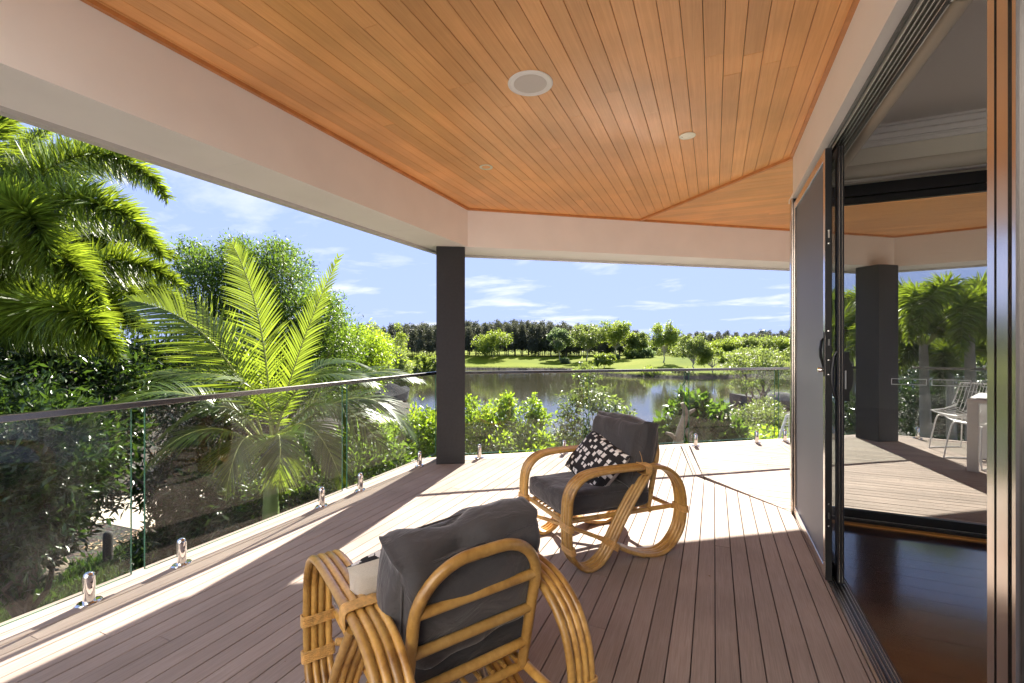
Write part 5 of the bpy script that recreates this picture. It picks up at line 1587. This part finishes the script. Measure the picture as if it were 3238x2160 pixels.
def hull(p, ang, L, W, H, mat_h, mat_c, label, cover=True):
    t = empty('covered_boat', (p[0], p[1], WZ), ang, label=label, cat='boat')
    n = 14; st = []
    for i in range(n + 1):
        u = i / n
        w = W / 2 * (1 - max(0, (u - 0.45) / 0.55) ** 2.2) * (0.85 + 0.15 * min(1, u * 4)); sh = H * (0.75 + 0.35 * u * u)
        st.append((u * L - L / 2, max(w, 0.012), sh))
    m = MB(); vs = []
    for x, w, sh in st:
        vs += [(x, -w, sh), (x, -w * 0.85, sh * 0.3), (x, 0, -0.1), (x, w * 0.85, sh * 0.3), (x, w, sh)]
    fs = [(i * 5 + k, i * 5 + k + 1, i * 5 + k + 6, i * 5 + k + 5) for i in range(n) for k in range(4)]
    m.add(vs, fs, True); m.add([vs[k] for k in range(5)], [(4, 3, 2, 1, 0)])
    m.build('hull', mat_h, t)
    m = MB(); vs = []; 
    for i, (x, w, sh) in enumerate(st):
        u = i / n; top = sh + H * (0.55 * math.exp(-((u - 0.42) / 0.2) ** 2) + 0.25 * (1 - u))
        for k in range(9):
            a = -1 + k / 4
            vs.append((x, a * (w + 0.02), sh - 0.02 + (top - sh) * (1 - abs(a) ** 1.6) + 0.02 * math.sin(7 * u + 3 * a)))
    fs = [(i * 9 + k, i * 9 + k + 1, i * 9 + k + 10, i * 9 + k + 9) for i in range(n) for k in range(8)]
    m.add(vs, fs, True); m.add([vs[k] for k in range(9)], [tuple(range(8, -1, -1))])
    m.build('cover', mat_c, t)
    return t
cover_dark = plain('dark boat cover', (0.022, 0.022, 0.026), 0.95, spec=0.1, var=0.3, nscale=2, bs=0.5, bd=0.03, bscale=3)
cover_grey = plain('grey boat cover', (0.085, 0.083, 0.080), 0.95, spec=0.1, var=0.25, nscale=2, bs=0.5, bd=0.03, bscale=3)
hull_w = plain('pale hull', (0.55, 0.56, 0.57), 0.4)
hull_d = plain('dark hull', (0.05, 0.05, 0.055), 0.8, spec=0.2)
p = onz(903, 927, WZ); hull(p, R(100), 5.0, 2.4, 1.2, hull_d, cover_dark, 'boat under a dark cover on the lake, left of the column')
p = onz(1775, 935, WZ); hull(p, R(180 - 12), 6.4, 2.0, 0.85, hull_d, cover_grey, 'boat under a grey cover moored beyond the small spreading tree')

# white folding rack / gate at the right end
rk = at(1800, 985, 8.6)
rt = empty('white_rack', (rk[0], rk[1], rk[2] - 0.32), YAW + R(8), label='white framed wire rack leaning beyond the last spigot', cat='rack')
m = MB()
tilt = lambda u, z: (u + (0.0), 0.0, z)
def rb(a, b, r=0.014, nm='frame_bar'):
    MB().tube([a, b], r, 8).build(nm, white_coat, rt)
rb((-0.16, 0, 0), (0.06, 0, 0.58), 0.022); rb((0.06, 0, 0.58), (0.9, 0.1, 0.60), 0.014); rb((0.9, 0.1, 0.60), (0.9, 0.1, -0.1))
rb((0.10, 0, 0.0), (0.10, 0, 0.58), 0.008)
for k in range(11):
    z = 0.02 + k * 0.052
    rb((-0.16 + 0.22 * z / 0.58, 0, z), (0.9, 0.1, z), 0.0035, 'wire')
for k in range(7):
    rb((0.10 + k * 0.11, 0, 0.0), (0.10 + k * 0.11, 0, 0.58), 0.0035, 'wire')
for px, py, s, nm in ((1560, 1018, 0, ''),): pass

# small spreading tree over the near shore
plant('spreading_tree', 'tree', 'small spreading tree with curved limbs at the near shore by the moored boat', [
    blob(1700, 841.0, 31, 1.325, 1.104, 0.442), blob(1750, 844.0, 31, 1.398, 1.104, 0.515), blob(1800, 851.0, 31, 1.251, 1.104, 0.515), blob(1710, 886.0, 29, 0.883, 0.736, 0.294), blob(1775, 876.0, 30, 0.883, 0.736, 0.294), blob(1690, 818.0, 32, 0.81, 0.736, 0.258), blob(1745, 812.0, 32, 0.957, 0.736, 0.294), blob(1800, 818.0, 32, 0.883, 0.736, 0.294)],
    4900, 0.20, L_gum, 320, base=tuple(cam2w(1740 * 1.37729, 30.0)), r0=0.16, width=0.4, shell=0.2, quad=True, spr=0.12)

# ------------------------------------------------------------------ far shore
def far_tree(name, kind, dx, dytop, dybase, depth, wpx, label, mat, seed, trunk_m=bark_pale, crown_low=0.35, nb=7, n=3600, leaf=0.34, group=None, shell=0.3, flat=1.0, r0=None):
    base = cam2w(dx * 1.37729, depth); gz = gh(base)
    top = EYE + (1087 - dytop * 1.37729) / 1451 * depth
    H = top - gz; Wd = wpx * 1.37729 / 1451 * depth
    g = random.Random(seed)
    o = empty(name, (base[0], base[1], gz), label=label, cat='tree' if kind != 'bush' else 'bush', group=group)
    bl = []
    for i in range(nb):
        f = i / max(1, nb - 1)
        a = g.uniform(0, 6.28)
        zc = H * (crown_low + (1 - crown_low) * (0.18 + 0.68 * f))
        prof = math.sin(math.pi * min(0.97, 0.18 + 0.74 * (zc / H - crown_low) / (1 - crown_low))) ** 0.7
        rr = Wd / 2 * prof * (g.uniform(0.22, 0.40) if kind == 't' and crown_low > 0.18 else g.uniform(0.4, 0.6))
        q = max(0.0, Wd / 2 * prof - rr * 0.6) * g.uniform(0.6, 1.05)
        bl.append([math.cos(a) * q, math.sin(a) * q, zc, rr, rr, rr * 0.75 * flat])
    bl[-1][2] = H - bl[-1][5] * 1.05
    foliage('crown', bl, n, leaf, mat, o, seed, width=0.62, shell=shell, quad=True, spray=5, spr=0.16, out=0.6)
    limbs('trunk', (0, 0, 0), bl, trunk_m, o, r0 or max(0.07, H * 0.014), seed, fork=0.42, seg=6)
    return o
FT = [
 ('gum_tree', 't', 1285, 752, 826, 108, 46, 'slim pale tree at the foot of the dark tree line, second from the left', L_pale, 0.38),
 ('round_tree', 't', 1133, 762, 826, 110, 74, 'rounded bright tree in front of the dark tree line just right of the column', L_lime, 0.18),
 ('gum_tree', 't', 1347, 740, 832, 104, 78, 'broad olive gum tree in front of the tree line, left of the tallest gum', L_gum, 0.40),
 ('gum_tree', 't', 1412, 734, 830, 106, 82, 'tall spreading green gum tree left of the lone lawn tree', L_lime, 0.42),
 ('gum_tree', 't', 1462, 763, 828, 106, 52, 'grey green tree between the tall gum and the lone lawn tree', L_gum, 0.3),
 ('lawn_tree', 't', 1523, 738, 839, 88, 62, 'lone tall tree with a bare pale trunk standing on the lawn', L_lime, 0.40),
 ('gum_tree', 't', 1592, 766, 868, 71, 62, 'thin open tree with level branches on the far bank', L_gum, 0.45),
 ('bank_tree', 't', 1637, 798, 866, 71, 62, 'dense round topped tree on the far bank, right of the thin open tree', L_lime, 0.40),
 ('bank_tree', 't', 1388, 813, 842, 84, 40, 'small round tree alone on the lawn left of the lone tall tree', L_lime, 0.30),
 ('round_tree', 't', 1690, 780, 822, 112, 66, 'rounded lime tree right of the bank trees', L_lime, 0.15),
 ('round_tree', 't', 1745, 777, 824, 110, 70, 'rounded green tree left of the distant blue tower', L_gum, 0.15),
 ('round_tree', 't', 1802, 776, 824, 104, 50, 'rounded lime tree against the white door frame', L_lime, 0.15),
 ('round_tree', 't', 1655, 790, 822, 112, 44, 'smaller lime tree between two rounded trees at the tree line', L_lime, 0.15),
 ('bank_tree', 't', 1725, 800, 845, 80, 70, 'low olive tree behind the spreading near tree', L_gum, 0.10),
 ('lime_tree', 't', 862, 740, 846, 62, 78, 'large yellow green tree on the left bank, highest of the left group', L_lime, 0.15),
 ('lime_tree', 't', 905, 742, 850, 60, 52, 'yellow green tree on the left bank nearest the column', L_lime, 0.12),
 ('dark_tree', 't', 925, 800, 852, 56, 50, 'dark green tree at the water on the left bank', L_gum, 0.05),
 ('round_tree', 't', 985, 812, 846, 84, 44, 'low lime bush beside the column on the left bank', L_lime, 0.05),
]
for i, (nm, k, dx, dt, db, dep, w_, lb, mt, cl_) in enumerate(FT):
    w_ *= 1.22; cl_ = cl_ - 0.1 if cl_ > 0.25 else cl_
    far_tree(nm, k, dx, dt, db, dep, w_, lb, mt, 500 + i, crown_low=cl_, nb=22 if cl_ > 0.18 else 12, n=6500, leaf=0.0034 * dep)
BU = [(1298, 822, 832, 20), (1440, 806, 824, 20), (1455, 802, 826, 20), (1490, 800, 826, 28), (1553, 796, 826, 26), (1470, 812, 828, 20), (1412, 817, 830, 20), (958, 818, 846, 26), (1000, 822, 844, 20), (1760, 806, 828, 40), (1500, 853, 866, 60), (1565, 856, 866, 44)]
BL = ['low round bush left of the olive gum', 'pale bush at the foot of the tall gum', 'pale round bush right of the tall gum', 'grey green bush under the tree line', 'pale bush right of the lone lawn tree', 'low bush at the lawn edge', 'small lime bush under the tall gum', 'lime bush on the left bank', 'small lime bush against the column', 'low hedge at the right tree line', 'wide pale reed clump at the far water edge', 'darker reed clump at the far water edge']
for i, ((dx, dt, db, w_), lb) in enumerate(zip(BU, BL)):
    dep = 71.0 if i in (10, 11) else 100.0 if dx > 1000 else 80.0
    far_tree('bush', 'bush', dx, dt, db, dep, w_, lb, (L_pale, L_lime, L_gum)[i % 3], 600 + i, crown_low=0.02, nb=6, n=1500, leaf=0.30, r0=0.05)

g_ = random.Random(12)
dx = 1240
while dx < 1840:
    far_tree('midground_tree', 't', dx, g_.uniform(764, 786) + (0 if dx < 1500 else 8), 824, g_.uniform(116, 124), g_.uniform(38, 60), 'mid green tree in the band of broadleaf trees before the dark tree line', (L_gum, L_lime, L_gum)[int(dx) % 3], int(dx), crown_low=0.12, nb=7, n=2200, leaf=0.42, group='mid green trees before the dark tree line')
    dx += g_.uniform(24, 36)
# dark casuarina tree line, each tree of its own
def cas_proto(seed, H, Wd):
    g = random.Random(seed)
    o = empty('casuarina_tree', (0, 0, 0), label='dark casuarina standing in the long far tree line', cat='tree', group='casuarinas of the far tree line')
    bl = []
    for i in range(10):
        f = i / 9; zc = H * (0.27 + 0.68 * f); rr = Wd * (0.36 - 0.17 * f) * g.uniform(0.8, 1.2)
        a = g.uniform(0, 6.28); q = Wd * 0.16 * (1 - f)
        bl.append([math.cos(a) * q, math.sin(a) * q, zc, rr, rr, H * 0.085])
    foliage('crown', bl, 3200, 0.42, L_cas, o, seed, width=0.5, shell=0.2, quad=True, spray=6, spr=0.28, up=0.9, out=0.5)
    m = MB(); m.tube([(0, 0, 0), (0.05, 0, H * 0.5), (0, 0.05, H * 0.93)], [H * 0.013, H * 0.010, 0.02], 6)
    for k in range(7):
        z = H * (0.2 + 0.09 * k); a = g.uniform(0, 6.28); m.tube([(0, 0, z), (math.cos(a) * Wd * 0.28, math.sin(a) * Wd * 0.28, z + H * 0.09)], [0.05, 0.015], 4)
    m.build('trunk', bark_dark, o)
    return o
protos = [cas_proto(700 + i, 9.2, 4.6) for i in range(5)]
used_p = set()
g_ = random.Random(5)
def top_at(dx):   # skyline height of the tree line, in D pixels
    return float(np.interp(dx, [780, 900, 1000, 1080, 1180, 1260, 1330, 1450, 1500, 1600, 1700, 1760, 1830, 1980, 2400], [747, 749, 746, 745, 742, 745, 750, 762, 775, 768, 766, 764, 763, 764, 764]))
cnt = 0
for row, (dep, step, dx0) in enumerate(((118, 17, 930), (125, 17, 900), (133, 19, 790))):
    dx = dx0
    while dx < 1990:
        d_ = dep + g_.uniform(-2.5, 2.5) + (12 if dx > 1480 else 0)
        b_ = cam2w(dx * 1.37729, d_); gz = gh(b_)
        top = EYE + (1087 - (top_at(dx) + g_.uniform(-4, 5) + (6 if row == 0 else 0)) * 1.37729) / 1451 * d_
        k = g_.randrange(5)
        o = protos[k] if k not in used_p else copy_thing(protos[k])
        used_p.add(k)
        o.location = (b_[0], b_[1], gz); s = (top - gz) / 9.0
        o.scale = (s * g_.uniform(0.9, 1.15), s, s); o.rotation_euler = (0, 0, g_.uniform(0, 6.28))
        cnt += 1
        wh = 'left of the dark column' if dx < 1035 else 'behind the right hand gum trees and lime trees' if dx > 1430 else 'between the dark column and the tall gums'
        o['label'] = 'dark casuarina of the far tree line, ' + wh; o['group'] = 'casuarinas ' + wh
        dx += step * g_.uniform(0.75, 1.25)
# a further wood behind, one mass
g2 = np.random.default_rng(77)
bl = []
for dx in np.arange(700, 2600, 22):
    d_ = 150 + g2.uniform(-6, 6); b_ = cam2w(dx * 1.37729, d_)
    top = EYE + (1087 - (top_at(dx) + 5) * 1.37729) / 1451 * d_
    bl.append([b_[0], b_[1], top - 2.6 + g2.uniform(-0.6, 0.3), 2.6, 2.6, 2.2]); bl.append([b_[0], b_[1], top - 5.4, 2.8, 2.8, 3.0])
fo = foliage('far_wood', bl, 30000, 0.75, L_cas, None, 78, width=0.6, quad=True, shell=0.2, spr=0.2)
fo['kind'] = 'stuff'; fo['label'] = 'distant dark wood behind the tree line'
# distant tower
tw = at(1752, 762, 900)
m = MB(); m.prism([(-7, -7), (7, -7), (7, 7), (-7, 7)], -15, 14)
m.add([(-7, -7, 14), (7, -7, 14), (7, 7, 14), (-7, 7, 14), (-5, -6, 22), (1, -6, 24), (1, 6, 24), (-5, 6, 22)], [(0, 1, 5, 4), (1, 2, 6, 5), (2, 3, 7, 6), (3, 0, 4, 7), (4, 5, 6, 7)])
glass_tower = plain('blue tower glass', (0.18, 0.30, 0.50), 0.25)
o = empty('glass_tower', (tw[0], tw[1], EYE + 3), YAW, label='tiny blue glass tower far away above the right tree line', cat='tower')
m.build('body', glass_tower, o)
for k in range(5):
    MB().box(-7.1, 7.1, -7.1, -7.0, -4 + k * 4.2, -3.4 + k * 4.2).build('floor_band', plain('tower band', (0.4, 0.5, 0.62), 0.4) if k == 0 else MATS['tower band'], o)
# reeds along the left bank
P = []
g3 = np.random.default_rng(9)
for px in g3.uniform(1090, 1230, 1500):
    d_ = float(interp(FAR, px)) + g3.uniform(-0.6, 1.5); P.append((*cam2w(px, d_), WZ - 0.05))
P = np.array(P)
V, F = leaves4(P, np.array([0, 0, 1.0]) + g3.normal(size=P.shape) * 0.15, rand_dirs(len(P), g3), g3.uniform(0.9, 1.9, len(P)), np.full(len(P), 0.12))
o = npmesh('reeds', V, F, L_reed); tag(o, 'pale reeds standing in the shallows of the left bank', None, None, 'stuff')
# lawn tufts near the far bank edge and leaf litter under the left shrubs
P = []
for px in g3.uniform(1400, 2600, 5000):
    d_ = float(interp(FAR, px)) + abs(g3.normal()) * 0.5 + 0.2; xy = cam2w(px, d_); P.append((*xy, gh(xy) - 0.02))
P = np.array(P)
V, F = leaves4(P, np.array([0, 0, 1.0]) + g3.normal(size=P.shape) * 0.4, rand_dirs(len(P), g3), g3.uniform(0.15, 0.45, len(P)), np.full(len(P), 0.08))
tag(npmesh('bank_grass', V, F, L_reed), 'rough grass along the far water edge', None, None, 'stuff')
P = np.column_stack([g3.uniform(-13, -6.0, 16000), g3.uniform(3.5, 12, 16000), np.full(16000, GZ + 0.012)])
dd_ = -P[:, 0] * SY + P[:, 1] * CY
P = P[(dd_ > 10.2 + 0.4 * np.sin(P[:, 0])) & (dd_ < 13.0)]
D_ = g3.normal(size=P.shape) * np.array([1, 1, 0.25])
V, F = leaves4(P, D_, np.array([0, 0, 1.0]) + g3.normal(size=P.shape) * 0.4, g3.uniform(0.05, 0.12, len(P)), g3.uniform(0.02, 0.045, len(P)))
litter_m, t_, b_ = new_mat('leaf litter')
gg_ = N(t_, 'ShaderNodeNewGeometry')
r_ = ramp(t_, [(0, (0.10, 0.05, 0.02)), (0.4, (0.30, 0.18, 0.09)), (1, (0.52, 0.40, 0.24))], gg_.outputs['Random Per Island']); t_.links.new(r_.outputs[0], b_.inputs['Base Color']); b_.inputs['Roughness'].default_value = 0.8
keep = np.ones(len(P), bool)
tag(npmesh('leaf_litter', V, F, litter_m), 'dry brown leaf litter on the ground below the left glass', None, None, 'stuff')

P = np.column_stack([g3.uniform(-12, -3.3, 120000), g3.uniform(0.2, 11, 120000)])
dd_ = -P[:, 0] * SY + P[:, 1] * CY
P = P[dd_ < 10.3 + 0.4 * np.sin(P[:, 0])]
keep = (np.sin(P[:, 0] * 1.3 + 0.7 * P[:, 1]) + np.sin(P[:, 1] * 1.7) + g3.normal(size=len(P)) * 0.5) > -1.3
P = np.column_stack([P[keep], np.full(keep.sum(), GZ)])
V, F = leaves4(P, np.array([0, 0, 0.8]) + g3.normal(size=P.shape) * 0.6, rand_dirs(len(P), g3), g3.uniform(0.08, 0.24, len(P)), g3.uniform(0.015, 0.04, len(P)))
tag(npmesh('ground_cover', V, F, L_dark), 'dark low ground cover in the garden bed under the deck edge', None, None, 'stuff')

P = np.column_stack([g3.uniform(-2.8, 0.5, 26), g3.uniform(0.9, 5.0, 26), np.full(26, 0.003)])
V, F = leaves4(P, g3.normal(size=P.shape) * np.array([1, 1, 0.1]), np.array([0, 0, 1.0]) + g3.normal(size=P.shape) * 0.3, g3.uniform(0.006, 0.016, 26), g3.uniform(0.004, 0.008, 26))
tag(npmesh('leaf_debris', V, F, litter_m), 'tiny dry leaf bits scattered on the deck boards', None, None, 'stuff')
